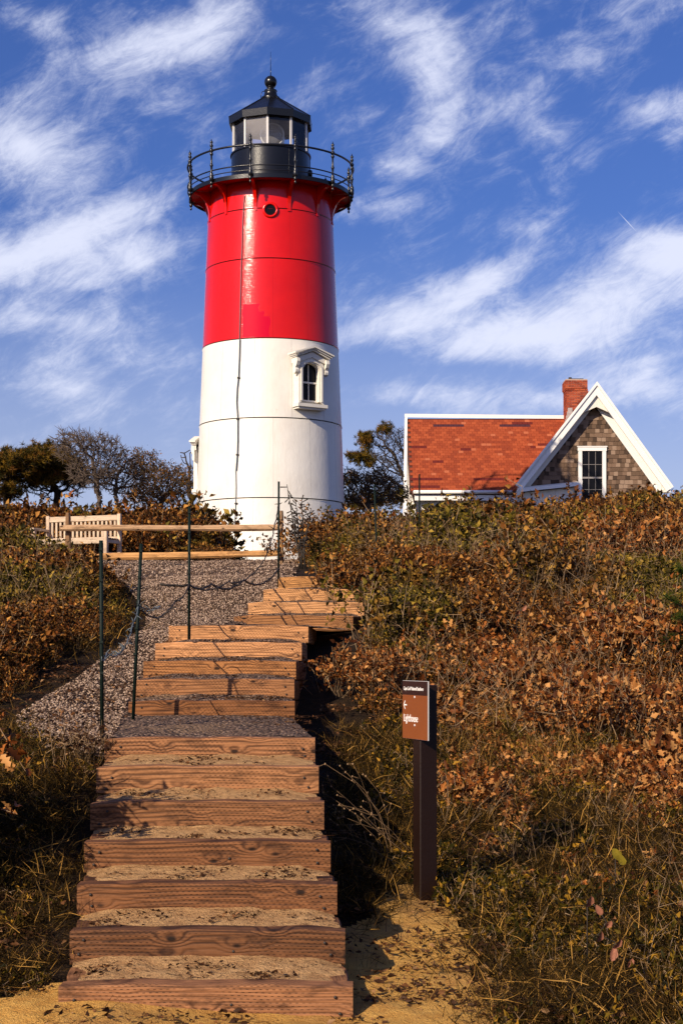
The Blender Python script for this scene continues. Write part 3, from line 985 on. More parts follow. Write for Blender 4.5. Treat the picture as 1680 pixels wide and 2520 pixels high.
for k in range(10):
    mb = MB()
    a = vtx(k, RL - .03, 0); ang = R(ROT0 + 36 * k)
    T = Matrix.Rotation(ang, 4, 'Z'); T.translation = Vector((a.x, a.y, 0))
    mb.box(-.030, .030, -.02, .035, ZL0 + LZ, ZL1 + LZ, T)
    mb.build('mullion', M['metal_light'], lighthouse)
    p0, p1 = vtx(k, RL - .035, ZL0 + .02), vtx(k + 1, RL - .035, ZL0 + .02)
    q0, q1 = vtx(k, RL - .035, ZL1), vtx(k + 1, RL - .035, ZL1)
    t = (p1 - p0).normalized() * .032
    g_ = MB(); g_.add([p0 + t, p1 - t, q1 - t, q0 + t], [(0, 1, 2, 3)])
    g_.build('lantern_pane', M['glass_dusty'] if k in (9,) else M['glass'], lighthouse)
    mb = MB(); mb.tube([vtx(k, RL - .03, ZL0 + .012), vtx(k + 1, RL - .03, ZL0 + .012)], .022, 4, False)
    mb.tube([vtx(k, RL - .03, ZL1 - .01), vtx(k + 1, RL - .03, ZL1 - .01)], .026, 4, False)
    mb.build('glazing_bar', M['black'], lighthouse)
# roof
apex_r, za = .17, 15.70
for k in range(10):
    RE = 1.21
    e0, e1 = vtx(k, RE, 15.03), vtx(k + 1, RE, 15.03)
    a0, a1 = vtx(k, apex_r, za), vtx(k + 1, apex_r, za)
    f0, f1 = vtx(k, RE - .015, 14.84), vtx(k + 1, RE - .015, 14.84)
    s0, s1 = vtx(k, RL - .06, 14.905), vtx(k + 1, RL - .06, 14.905)
    mb = MB(); mb.add([e0, e1, a1, a0, f0, f1, s0, s1], [(0, 1, 2, 3), (4, 5, 1, 0), (6, 7, 5, 4)])
    mb.build('roof_panel', M['black'], lighthouse)
    mb = MB(); mb.tube([e0 + Vector((0, 0, .008)), a0 + Vector((0, 0, .008))], .014, 4, False)
    mb.build('roof_rib', M['black'], lighthouse)
mb = MB(); mb.lathe([(RL - .07, 14.93 + LZ), (.3, 15.3 + LZ), (.0005, 15.35 + LZ)], 30)
mb.build('ceiling', M['black2'], lighthouse)
mb = MB()
prof = [(.25, 15.64), (.26, 15.69), (.20, 15.72), (.185, 15.78), (.17, 15.84), (.19, 15.87), (.175, 15.90), (.10, 15.93), (.095, 15.97), (.13, 15.985), (.10, 16.0)]
mb.lathe([(r, z + LZ) for r, z in prof], 28)
mb.build('ventilator', M['black'], lighthouse)
mb = MB(); mb.lathe([(max(.0008, .178 * math.sin(R(t))), 16.13 - .178 * math.cos(R(t)) + LZ) for t in range(0, 181, 12)], 28)
mb.build('ball_finial', M['black'], lighthouse)
mb = MB(); mb.tube([(0, 0, 16.29 + LZ), (0, 0, 16.55 + LZ)], [.016, .010], 6); mb.tube([(0, 0, 16.55 + LZ), (0, 0, 17.0 + LZ)], [.009, .004], 6)
mb.build('lightning_rod', M['black2'], lighthouse)
mb = MB(); mb.tube([(-.27 + .0, -.04, 15.62 + LZ), (-.27, -.04, 15.78 + LZ), (-.23, -.03, 15.86 + LZ), (-.16, -.02, 15.87 + LZ)], .010, 6)
mb.build('conductor_loop', M['black2'], lighthouse)
# beacon
bq = Vector((.0, -1, .0)).to_track_quat('Z', 'Y').to_matrix().to_4x4(); bq.translation = Vector((.06, -.25, 14.52 + LZ))
mb = MB(); mb.lathe([(.30, -.36), (.34, -.3), (.34, .1), (.345, .13), (.31, .14), (.30, .12), (.30, .0), (.26, -.3)], 36, True, bq)
beacon = mb.build('beacon', M['metal_light'], lighthouse)
mb = MB(); mb.lathe([(.30, .10), (.24, .155), (.23, .15), (.17, .195), (.16, .19), (.09, .225), (.0005, .235)], 36, True, bq)
mb.build('beacon_lens', M['glass_dusty'], beacon)
mb = MB(); mb.lathe([(.26, -.28), (.0005, -.3)], 30, True, bq); mb.build('beacon_reflector', M['black2'], beacon)
mb = MB(); mb.tube([(.06, -.1, 13.9 + LZ), (.06, -.1, 14.22 + LZ)], .1, 10); mb.build('beacon_stand', M['black2'], beacon)

# conductor cable running down the tower
pts = []
for px, py in ((602, 478), (598, 540), (596.5, 600), (594.5, 650), (592.5, 740), (590.5, 833), (589.5, 880), (587.5, 930), (584.5, 955), (583, 990), (586, 1032), (586, 1085), (585, 1120), (582, 1160), (582.8, 1200), (582, 1240), (579.5, 1290), (580, 1330), (580, 1380)):
    zz = (1605 - py) * 44.2 / F
    rr = rad_at(zz) + .024
    ph = math.degrees(math.asin(max(-1, min(1, (X(px, 44.4) - TX) / rr))))
    pts.append(cyl(ph, rr, zz))
MB().tube(pts, .011, 6).build('conductor_cable', M['wire'], lighthouse)
MB().tube([p + Vector((.035, 0, 0)) for p in pts[5:14]], .008, 6).build('conductor_cable', M['wire'], lighthouse)
for i in (7, 10, 12, 15):
    p = pts[i]
    MB().box(p.x - .03, p.x + .05, p.y - .02, p.y + .02, p.z - .02, p.z + .02).build('cable_clip', M['bolt'], lighthouse)

# ------------------------------------------------------------------ keeper's house
HZ = 3.6
house = empty('keepers_house', (6.6, 59, HZ), 0, "keeper's cottage with orange-red shingled roof, white-trimmed gable and brick chimney", 'house')
HO = Vector((6.6, 59, HZ))


def hl(x, y, z): return Vector((x, y, z)) - HO


EY, EZ = 57.9, 7.26          # eave of the long roof
RY, RZ_ = 60.9, 10.28        # its ridge
GX, GZ = 8.78, 10.75         # gable apex
GY = 56.0                    # gable rake front
GL, GR = (6.02, 7.25), (11.37, 7.18)
# long roof slab
mb = MB()
mb.add([hl(2.42, EY, EZ - .02), hl(8.6, EY, EZ - .02), hl(8.6, RY, RZ_ - .02), hl(2.42, RY, RZ_ - .02), hl(2.42, EY, EZ - .14), hl(8.6, EY, EZ - .14), hl(8.6, RY, RZ_ - .14), hl(2.42, RY, RZ_ - .14),
        hl(2.42, RY + 3, EZ - .02), hl(8.6, RY + 3, EZ - .02)],
       [(0, 1, 2, 3), (7, 6, 5, 4), (0, 4, 5, 1), (0, 3, 7, 4), (3, 2, 9, 8)])
long_roof = mb.build('roof', M['roof_under'], house)
# shingles: shared meshes per colour
SLOPE = Vector((0, RY - EY, RZ_ - EZ)); SL = SLOPE.length; sdir = SLOPE.normalized()
ang = math.atan2(RZ_ - EZ, RY - EY)
SW, SE = .305, .143


def shingle_meshes(name, w, h, t, mats):
    out = []
    for i, m_ in enumerate(mats):
        mb = MB(); mb.box(-w / 2 + .004, w / 2 - .004, 0, h, 0, t); out.append(mb.mesh(name, m_))
    return out


sm = shingle_meshes('roof_shingle', .19, SE + .012, .014, roof_mats)
rows = int(SL / SE)
pieces = []
r2 = random.Random(4)
special = {}
def streak(row, c0, c1, k):
    for c in range(c0, c1): special[(row, c)] = k
# darker replacement shingles seen in the photograph
streak(26, 5, 11, 5); streak(27, 20, 24, 4); streak(26, 18, 24, 5); streak(25, 30, 32, 5); streak(24, 31, 33, 5); streak(26, 35, 37, 5)
streak(18, 25, 29, 4); streak(17, 0, 3, 4); streak(19, 12, 19, 3); streak(17, 8, 18, 3); streak(16, 10, 12, 4); streak(17, 23, 30, 4); streak(16, 22, 28, 3); streak(11, 4, 6, 4); streak(4, 0, 6, 4); streak(4, 12, 18, 4)
streak(1, 0, 5, 4); streak(18, 14, 16, 6); streak(17, 24, 26, 6); streak(16, 27, 29, 6)
for row in range(rows):
    s0 = row * SE
    zz = EZ + s0 / SL * (RZ_ - EZ)
    xmax = GX - (GZ - zz) * (GX - GL[0]) / (GZ - GL[1]) + .25
    c = 0
    x = 2.46 + (.095 if row % 2 else 0) - .0
    while x + .1 < xmax:
        k = special.get((row, c))
        if k is None: k = r2.choices([0, 1, 2, 3, 6], [10, 7, 6, 4, .5])[0]
        pieces.append((row, x + .095, s0, k)); x += .19; c += 1
keep = set(range(300))
order = sorted(range(len(pieces)), key=lambda i: (0 if pieces[i][3] in (4, 5) else 1, pieces[i][0]))
single = set(order[:298])
rest = [MB() for _ in roof_mats]
Rm = Matrix.Rotation(ang, 4, 'X')
for i, (row, x, s0, k) in enumerate(pieces):
    p = Vector((x, EY, EZ)) + sdir * (s0 - .006) + Vector((0, 0, .001 + r2.random() * .003)) - HO
    tilt = ang - .035
    if i in single:
        link('roof_shingle', sm[k], long_roof, p, (tilt, 0, 0))
    else:
        T = Matrix.Translation(p) @ Matrix.Rotation(tilt, 4, 'X')
        rest[k].box(-.091, .091, 0, SE + .012, 0, .014, T)
# one joined part for the remaining shingles, several materials
V_, F_, MI = [], [], []
for k, b in enumerate(rest):
    o_ = len(V_); V_ += b.v; F_ += [tuple(i + o_ for i in f) for f in b.f]; MI += [k] * len(b.f)
me = bpy.data.meshes.new('roof_shingles'); me.from_pydata(V_, [], F_)
for m_ in roof_mats: me.materials.append(m_)
me.polygons.foreach_set('material_index', MI); me.update()
tag(link('roof_shingles', me, long_roof), kind='stuff')
# ridge board
MB().add([hl(2.36, RY - .10, RZ_ + .02), hl(8.45, RY - .10, RZ_ - .04), hl(8.45, RY - .10, RZ_ + .09), hl(2.36, RY - .10, RZ_ + .15), hl(2.36, RY + .1, RZ_ + .02), hl(8.45, RY + .1, RZ_ - .04), hl(8.45, RY + .1, RZ_ + .09), hl(2.36, RY + .1, RZ_ + .15)],
         [(0, 1, 2, 3), (3, 2, 6, 7), (0, 3, 7, 4), (1, 5, 6, 2)]).build('ridge_cap', M['white'], house)
# left end wall and its barge board
MB().add([hl(2.16, 57.3, 6.0), hl(2.30, 57.3, 6.0), hl(2.46, RY - .1, RZ_ + .02), hl(2.38, RY - .1, RZ_ + .02), hl(2.16, 57.5, 6.0), hl(2.36, RY + .1, RZ_)],
         [(0, 1, 2, 3), (0, 3, 5, 4)]).build('barge_board', M['white'], house)
MB().add([hl(2.30, 57.45, 5.0), hl(2.62, 57.6, 5.0), hl(2.62, 57.6, 6.6), hl(2.49, EY - .02, EZ - .15), hl(2.45, RY, RZ_ - .16), hl(2.30, 57.45, 6.0), hl(2.45, RY, 5.0)],
         [(0, 1, 2, 3, 5), (5, 3, 4), (0, 5, 4, 6)]).build('end_wall', M['white_old'], house)
# front wall of the long wing with gutter, fascia and windows
MB().box(2.62 - HO.x, 6.3 - HO.x, 58.25 - HO.y, 58.35 - HO.y, 0, 3.55).build('front_wall', M['white_old'], house)
gt = MB()
gt.tube([hl(2.55, EY - .07, EZ - .05), hl(6.5, EY - .07, EZ - .05)], .065, 8)
gt.build('gutter', M['white'], house)
MB().box(2.6 - HO.x, 6.4 - HO.x, EY + .02 - HO.y, EY + .08 - HO.y, EZ - .34 - HZ, EZ - .15 - HZ).build('fascia', M['white'], house)
for i, (x0, x1) in enumerate(((3.0, 3.55), (3.7, 4.25), (4.4, 5.0))):
    w_ = MB().box(x0 - HO.x, x1 - HO.x, 58.18 - HO.y, 58.247 - HO.y, 2.3, 3.22).build('window', M['white'], house)
    MB().box(x0 + .07 - HO.x, x1 - .07 - HO.x, 58.172 - HO.y, 58.178 - HO.y, 2.4, 3.15).build('pane', M['dark_glass'], w_)
MB().box(2.64 - HO.x, 2.74 - HO.x, 58.14 - HO.y, 58.24 - HO.y, 0, 3.30).build('downpipe', M['white_old'], house)

# gable wing: walls, roof slabs, rakes
wl, wr = GL[0] + .30, GR[0] - .30
gw = MB(); gw.add([hl(wl, GY + .42, 3.6), hl(wr, GY + .42, 3.6), hl(wr, GY + .42, 7.45), hl(GX, GY + .42, GZ - .35), hl(wl, GY + .42, 7.45),
                   hl(wl, 63, 3.6), hl(wr, 63, 3.6), hl(wr, 63, 7.45), hl(GX, 63, GZ - .35), hl(wl, 63, 7.45)],
                  [(0, 1, 2, 3, 4), (6, 5, 9, 8, 7), (1, 6, 7, 2), (5, 0, 4, 9)])
gable_wall = gw.build('gable_wall', M['siding_under'], house)
for nm, (ex, ez) in (('gable_roof', GL), ('gable_roof', GR)):
    d = Vector((ex - GX, 0, ez - GZ)).normalized(); n = Vector((d.z, 0, -d.x));
    if n.z < 0: n = -n
    a0 = Vector((GX, 0, GZ)); a1 = Vector((ex, 0, ez))
    for y0, y1, th, mat_, nm2, off in ((GY + .05, 63.2, .07, roof_mats[0], 'gable_roof', -.03),):
        vs = []
        for y in (y0, y1):
            for p in (a0 + n * off, a1 + n * off, a1 + n * (off - th), a0 + n * (off - th)):
                vs.append(Vector((p.x, y, p.z)) - HO)
        MB().add(vs, [(0, 1, 2, 3), (7, 6, 5, 4), (0, 4, 5, 1), (1, 5, 6, 2), (2, 6, 7, 3)]).build('gable_roof', mat_, house)
    # rake boards: crown moulding, face board, soffit
    def strip(y0, y1, o0, o1, mat_, name, ext=0.0, start=0.0):
        vs = []
        e = a1 + d * ext; s_ = a0 + d * start
        for y in (y0, y1):
            t0, t1 = -o0 * n.x / d.x, -o1 * n.x / d.x
            if start: t0 = t1 = 0
            for p in (s_ + n * o0 + d * t0, e + n * o0, e + n * o1, s_ + n * o1 + d * t1):
                vs.append(Vector((p.x, y, p.z)) - HO)
        MB().add(vs, [(0, 1, 2, 3), (7, 6, 5, 4), (0, 4, 5, 1), (1, 5, 6, 2), (2, 6, 7, 3), (3, 7, 4, 0)]).build(name, mat_, house)
    strip(GY - .10, GY + .06, .045, -.035, M['white'], 'rake_moulding')
    strip(GY - .05, GY + .02, -.037, -.235, M['white'], 'rake_board')
    strip(GY + .022, GY + .41, -.11, -.15, M['white_old'], 'rake_soffit')
    strip(GY + .36, GY + .415, -.152, -.40, M['white'], 'frieze_board', -.1, .35)
MB().add([hl(GX - .62, GY + .05, GZ - 1.05), hl(GX, GY + .05, GZ - .26), hl(GX + .62, GY + .05, GZ - 1.05), hl(GX, GY + .05, GZ - .78), hl(GX - .62, GY + .12, GZ - 1.05), hl(GX, GY + .12, GZ - .30), hl(GX + .62, GY + .12, GZ - 1.05), hl(GX, GY + .12, GZ - .78)], [(0, 3, 1), (1, 3, 2), (0, 4, 7, 3), (3, 7, 6, 2)]).build('apex_board', M['white_old'], house)
# corner board at the wall's right edge, small return at the eave
MB().box(wr - .16 - HO.x, wr + .01 - HO.x, GY + .34 - HO.y, GY + .419 - HO.y, 0, 3.75).build('corner_board', M['white'], house)
MB().box(wr + .02 - HO.x, GR[0] - .05 - HO.x, GY + .0 - HO.y, GY + .4 - HO.y, 3.42, 3.52).build('eave_return', M['white_old'], house)
# gable shingle siding
sdm = []
for m_ in siding_mats:
    mb = MB(); mb.add([(-.073, 0, 0), (.073, 0, 0), (.073, .018, .165), (-.073, .018, .165), (-.073, .022, 0), (.073, .022, 0)], [(0, 1, 2, 3), (0, 4, 5, 1), (0, 3, 4), (1, 5, 2)])
    sdm.append(mb.mesh('siding_shingle', m_))
WX0, WX1, WZ0, WZ1 = 8.20, 9.16, 6.6, 8.62
cnt = 0; restb = [MB() for _ in siding_mats]
zrow = 6.75; rr_ = 0
tops = []
while zrow < GZ - .55:
    frac = (GZ - .42 - zrow - .12) / (GZ - 7.3)
    xl = GX - (GX - GL[0] - .02) * frac * .98 + .18; xr = GX + (GR[0] - GX - .02) * frac * .98 - .18
    xl = max(xl, wl + .02); xr = min(xr, wr - .02)
    x = xl + (.075 if rr_ % 2 else 0)
    while x < xr:
        if not (WX0 - .03 < x < WX1 + .03 and zrow < WZ1 and zrow > WZ0 - .1):
            tops.append((x, zrow))
        x += .15
    zrow += .148; rr_ += 1
tops.sort(key=lambda t: -t[1])
for i, (x, z) in enumerate(tops):
    k = r2.choices([0, 1, 2, 3], [4, 4, 3, 2])[0]
    p = Vector((x + r2.uniform(-.004, .004), GY + .395, z + r2.uniform(-.009, .009))) - HO
    if i < 298: link('siding_shingle', sdm[k], gable_wall, p)
    else: restb[k].add([v + p for v in map(Vector, [(-.073, 0, 0), (.073, 0, 0), (.073, .018, .165), (-.073, .018, .165), (-.073, .022, 0), (.073, .022, 0)])], [(0, 1, 2, 3), (0, 4, 5, 1), (0, 3, 4), (1, 5, 2)])
V_, F_, MI = [], [], []
for k, b in enumerate(restb):
    o_ = len(V_); V_ += b.v; F_ += [tuple(i + o_ for i in f) for f in b.f]; MI += [k] * len(b.f)
if V_:
    me = bpy.data.meshes.new('siding_shingles'); me.from_pydata(V_, [], F_)
    for m_ in siding_mats: me.materials.append(m_)
    me.polygons.foreach_set('material_index', MI); me.update()
    tag(link('siding_shingles', me, gable_wall), kind='stuff')
# gable window
y0 = GY + .34 - HO.y
wf = MB()
wf.box(WX0 - HO.x, WX0 + .13 - HO.x, y0, y0 + .079, WZ0 - HZ, WZ1 - .131 - HZ).box(WX1 - .13 - HO.x, WX1 - HO.x, y0, y0 + .079, WZ0 - HZ, WZ1 - .131 - HZ)
wf.box(WX0 - .02 - HO.x, WX1 + .02 - HO.x, y0 - .01, y0 + .079, WZ1 - .13 - HZ, WZ1 - HZ).box(WX0 - .04 - HO.x, WX1 + .04 - HO.x, y0 - .03, y0 + .079, WZ1 + .001 - HZ, WZ1 + .035 - HZ)
wf.box(WX0 - .03 - HO.x, WX1 + .03 - HO.x, y0 - .04, y0 + .079, WZ0 - .07 - HZ, WZ0 - .001 - HZ)
gwin = wf.build('window', M['white'], house)
xs_ = [WX0 + .13, WX0 + .13 + (WX1 - WX0 - .26) / 3, WX0 + .13 + (WX1 - WX0 - .26) * 2 / 3, WX1 - .13]
zs_ = [WZ0, 7.15, 7.56, 8.02, WZ1 - .13]
for i in range(3):
    for j in range(4):
        MB().box(xs_[i] + .012 - HO.x, xs_[i + 1] - .012 - HO.x, y0 + .05, y0 + .056, zs_[j] + .012 - HZ, zs_[j + 1] - .012 - HZ).build('pane', M['dark_glass'], gwin)
sb = MB()
for i in (1, 2): sb.box(xs_[i] - .007 - HO.x, xs_[i] + .007 - HO.x, y0 + .035, y0 + .05, WZ0 - HZ, WZ1 - .131 - HZ)
for j in (1, 3): sb.box(xs_[0] - HO.x, xs_[3] - HO.x, y0 + .036, y0 + .049, zs_[j] - .007 - HZ, zs_[j] + .007 - HZ)
sb.box(xs_[0] - HO.x, xs_[3] - HO.x, y0 + .02, y0 + .051, zs_[2] - .03 - HZ, zs_[2] + .03 - HZ)
sb.build('sash_bar', M['metal_dim'], gwin)
# sloping porch roof that runs out below the left rake
pr = MB()
pr.add([hl(5.62, 55.7, 6.30), hl(5.74, 55.7, 6.20), hl(6.16, 55.7, 7.02), hl(6.06, 55.7, 7.14), hl(5.62, 56.0, 6.30), hl(5.74, 56.0, 6.20), hl(6.16, 56.0, 7.02), hl(6.06, 56.0, 7.14)],
       [(0, 1, 2, 3), (0, 4, 5, 1), (1, 5, 6, 2), (2, 6, 7, 3), (3, 7, 4, 0)])
pr.build('porch_rake', M['white_old'], house)
MB().add([hl(6.08, 55.72, 7.0), hl(8.16, 55.72, 7.22), hl(8.16, 55.72, 7.33), hl(6.08, 55.72, 7.12), hl(6.08, 56.3, 7.1), hl(8.16, 56.3, 7.32), hl(8.16, 56.3, 7.42), hl(6.08, 56.3, 7.22)],
         [(0, 1, 2, 3), (3, 2, 6, 7), (1, 5, 6, 2), (0, 3, 7, 4)]).build('porch_fascia', M['white'], house)
MB().add([hl(5.78, 55.95, 6.1), hl(8.0, 55.95, 6.1), hl(8.0, 55.95, 7.18), hl(6.14, 55.95, 6.99)], [(0, 1, 2, 3)]).build('porch_wall', M['white_old'], house)
MB().box(5.58 - HO.x, 5.70 - HO.x, 55.75 - HO.y, 55.9 - HO.y, 1.5, 2.68).build('porch_post', M['white_old'], house)
MB().add([hl(8.02, 55.74, 6.4), hl(8.14, 55.74, 6.4), hl(8.26, 55.74, 7.40), hl(8.12, 55.74, 7.40), hl(8.02, 55.84, 6.4), hl(8.14, 55.84, 6.4), hl(8.26, 55.84, 7.40), hl(8.12, 55.84, 7.40)], [(0, 1, 2, 3), (1, 5, 6, 2), (3, 2, 6, 7), (0, 3, 7, 4)]).build('porch_end_board', M['white'], house)

HK = 1.01
house.location = Vector((0, 0, EYE)) + (HO - Vector((0, 0, EYE))) * HK
house.scale = (HK, HK, HK)

# chimney of single bricks
CX0, CX1, CY0, CY1, CZ0, CZ1 = 8.30, 9.05, 60.1, 60.9, 9.4, 11.62
ch = MB().box(CX0 + .012 - HO.x, CX1 - .012 - HO.x, CY0 + .012 - HO.y, CY1 - .012 - HO.y, CZ0 - HZ, CZ1 - .01 - HZ)
ch.box(CX0 + .012 - .035 - HO.x, CX1 - .012 + .035 - HO.x, CY0 - .023 - HO.y, CY1 + .023 - HO.y, CZ1 - .345 - HZ, CZ1 - .012 - HZ)
chim = ch.build('chimney', M['mortar'], house)
bl, bh = .205, .062
bms = []
for m_ in brick_mats:
    bms.append((MB().box(-bl / 2 + .006, bl / 2 - .006, 0, .09, 0, bh - .012).mesh('brick', m_), MB().box(-bl / 4 + .006, bl / 4 - .006, 0, .09, 0, bh - .012).mesh('brick', m_)))
nrow = int((CZ1 - CZ0) / bh); placed = 0
for r_ in range(nrow - 1, 11, -1):
    z = CZ0 + r_ * bh - HZ
    out = .035 if (r_ >= nrow - 6) else 0
    if r_ in (nrow - 6, ): out = .02
    for face in (0, 1):
        if face == 0: L0, L1 = CX0 - out, CX1 + out
        else: L0, L1 = CY0 - out, CY1 + out
        half = r_ % 2
        x = L0
        first = True
        while x < L1 - .03:
            w_ = bl / 2 if (first and half) else bl
            if x + w_ > L1 + .01: w_ = bl / 2
            first = False
            k = r2.choices([0, 1, 2, 3], [5, 4, 3, 2])[0]
            msh = bms[k][0] if w_ == bl else bms[k][1]
            if placed < 296:
                if face == 0: link('brick', msh, chim, (x + w_ / 2 - HO.x, CY0 - out - HO.y, z))
                else: link('brick', msh, chim, (CX0 - out - HO.x, x + w_ / 2 - HO.y, z), (0, 0, R(-90)))
                placed += 1
            x += w_
cp_ = MB().box(CX0 + .1 - HO.x, CX1 - .1 - HO.x, CY0 + .1 - HO.y, CY1 - .1 - HO.y, CZ1 - .01 - HZ, CZ1 + .03 - HZ)
cp_.tube([hl(8.48, 60.4, CZ1 + .02), hl(8.48, 60.4, CZ1 + .10)], .06, 10)
cp_.build('chimney_cap', M['bolt'], chim)
fl = MB()
for i in range(5):
    x = 8.27 + i * .03; z = 9.75 + i * .14
    fl.box(x - HO.x - .05, x + .12 - HO.x, CY0 - .06 - .01 * i - HO.y, CY0 - .05 - .01 * i - HO.y, z - HZ, z + .22 - HZ)
fl.build('flashing', M['flashing'], chim)

# ------------------------------------------------------------------ timber staircase
stair = empty('timber_staircase', (step_x(0), STEPS[0][0], 0), R(0), 'long flight of treated timber box steps filled with sand, climbing towards the tower', 'staircase')
SO = stair.location.copy()
r3 = random.Random(12)
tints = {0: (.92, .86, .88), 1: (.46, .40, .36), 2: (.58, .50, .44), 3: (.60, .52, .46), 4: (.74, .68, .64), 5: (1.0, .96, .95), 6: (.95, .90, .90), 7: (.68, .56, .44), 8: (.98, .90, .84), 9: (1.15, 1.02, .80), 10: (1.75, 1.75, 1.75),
         11: (1.7, 1.7, 1.65), 12: (1.05, .98, .85), 13: (1.85, 1.95, 1.95), 14: (1.85, 1.95, 1.9), 15: (1.6, 1.6, 1.25)}
yaws = [-.010, -.004, .0, .002, .002, .0, -.004, -.004, 0, .003, .004, .0, .0, 0, .002, .002]


def timber(name, length, dep, h, parent, loc, rz, col, cuts=7):
    """slightly worn timber, long axis X, origin at centre bottom front"""
    mb = MB()
    n = cuts; b = .008
    vs = []; seed = r3.random() * 50
    for i in range(n + 1):
        x = -length / 2 + length * i / n
        e = 1 if i in (0, n) else 0
        w1 = .004 * math.sin(i * 1.7 + seed); w2 = .0045 * math.sin(i * 2.3 + seed * 2)
        pr_ = [(0 + w1, b), (0 + w1, h - b + w2), (b + w1, h + w2), (dep - b, h + w2), (dep, h - b), (dep, 0), (b, 0)]
        for (y, z) in pr_:
            if e: y = dep / 2 + (y - dep / 2) * (1 - 2 * b / dep); z = h / 2 + (z - h / 2) * (1 - 2 * b / h)
            vs.append((x if not e else x, y, z))
    m_ = 7
    fs = []
    for i in range(n):
        for k in range(m_):
            l = (k + 1) % m_
            fs.append((i * m_ + k, (i + 1) * m_ + k, (i + 1) * m_ + l, i * m_ + l))
    fs.append(tuple(range(m_))); fs.append(tuple(reversed([n * m_ + k for k in range(m_)])))
    mb.add(vs, fs)
    o = mb.build(name, M['step'], parent, loc, (0, 0, rz))
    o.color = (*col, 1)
    return o


for i, (y, cpx, zt) in enumerate(STEPS):
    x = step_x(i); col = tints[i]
    W = STW
    if i >= 12: W = STW
    h = .160
    lab = None
    loc = Vector((x, y, zt - h)) - SO
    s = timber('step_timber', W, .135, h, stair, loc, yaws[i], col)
    # bolts / nail heads near the ends
    if i < 9 or True:
        spots = [(-W / 2 + .05, .045), (-W / 2 + .075, .11), (W / 2 - .05, .05), (W / 2 - .085, .108)]
        if i in (0, 1, 3): spots.append((.1, .08))
        for (bx, bz) in spots:
            bx += r3.uniform(-.015, .02); bz += r3.uniform(-.012, .012)
            q = Matrix.Rotation(R(90), 4, 'X'); q.translation = Vector((bx, -.001, bz))
            MB().lathe([(.0068, -.002), (.0068, .002), (.004, .0035), (.0004, .004)], 8, True, q).build('bolt', M['bolt'], s)
    # side timbers and fill
    if i == 6: ln = 2.45
    elif i == 11: ln = 2.35
    elif i == 15: ln = .9
    else: ln = STEPS[i + 1][0] - y
    nx = step_x(i + 1) if i < 15 else x + .1
    for sgn in (-1, 1):
        xa = x + sgn * (W / 2 - .05); ya = y + .1355
        xb = nx + sgn * (W / 2 - .05); yb = y + ln + .03
        if i == 11: xb = x + sgn * (W / 2 - .05) + .05
        dx, dy = xb - xa, yb - ya
        Ls = math.hypot(dx, dy); rz = math.atan2(dy, dx)
        if sgn == -1 and i == 6: rz += 0
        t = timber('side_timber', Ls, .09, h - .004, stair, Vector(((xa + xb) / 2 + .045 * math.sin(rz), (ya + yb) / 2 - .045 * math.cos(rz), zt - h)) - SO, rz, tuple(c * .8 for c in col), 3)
        # stacked timbers under the open side, down to the ground
    gz = min(Gz(x + W / 2, y), Gz(x + W / 2, y + ln))
    k = 1
    while zt - h * (k) - .02 > gz and k < 8 and i != 11:
        xa, ya = x + W / 2 - .05, y + .02
        xb, yb = nx + W / 2 - .05, y + ln
        Ls = math.hypot(xb - xa, yb - ya); rz = math.atan2(yb - ya, xb - xa)
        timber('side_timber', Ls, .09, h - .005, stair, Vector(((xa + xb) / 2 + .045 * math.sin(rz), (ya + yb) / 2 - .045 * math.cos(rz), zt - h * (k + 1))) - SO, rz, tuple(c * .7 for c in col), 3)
        k += 1
    # fill of sand and litter
    nxg, nyg = 44, 16 if ln < 1 else 40
    V = []; z_ = []
    for jy in range(nyg + 1):
        v_ = jy / nyg
        yy = y + .100 + (ln - .095) * v_
        xc = x + (nx - x) * v_ if i != 11 else x + .4 * v_
        for jx in range(nxg + 1):
            u_ = jx / nxg
            xx = xc - (W / 2 - .018) + (W - .036) * u_
            crown = min(1, min(u_, 1 - u_) * 9) * (.72 + .28 * math.sin(math.pi * u_))
            if ln < 1:
                zz = zt - .012 + .034 * v_ ** 1.5 * (.35 + .65 * crown) + .012 * crown * min(1, v_ * 4)
            else:
                zz = zt - .006 + .02 * crown * min(1, v_ * 5)
                if i == 6: zz += .018 * v_
            V.append((xx, yy, zz))
    V = np.array(V)
    V[:, 2] += (hash_noise(V[:, 0], V[:, 1], .11, 21 + i) - .5) * .016 + (hash_noise(V[:, 0], V[:, 1], .035, 41 + i) - .5) * .007
    V -= np.array(SO)
    idx = np.arange((nxg + 1) * (nyg + 1)).reshape(nyg + 1, nxg + 1)
    Q = np.stack([idx[:-1, :-1], idx[:-1, 1:], idx[1:, 1:], idx[1:, :-1]], -1).reshape(-1, 4)
    link('gravel_fill' if i >= 6 else 'sand_fill', mesh_np('fill', V, Q, M['tread'] if i < 6 else M['gravel'], smooth=True), stair)

# ------------------------------------------------------------------ split rail fence
FY = 23.9
fence = empty('split_rail_fence', (X(420, FY), FY, Gz(X(420, FY), FY)), 0, 'low weathered split rail fence with two rails, standing on the gravel before the tower', 'fence')
FO = fence.location.copy()


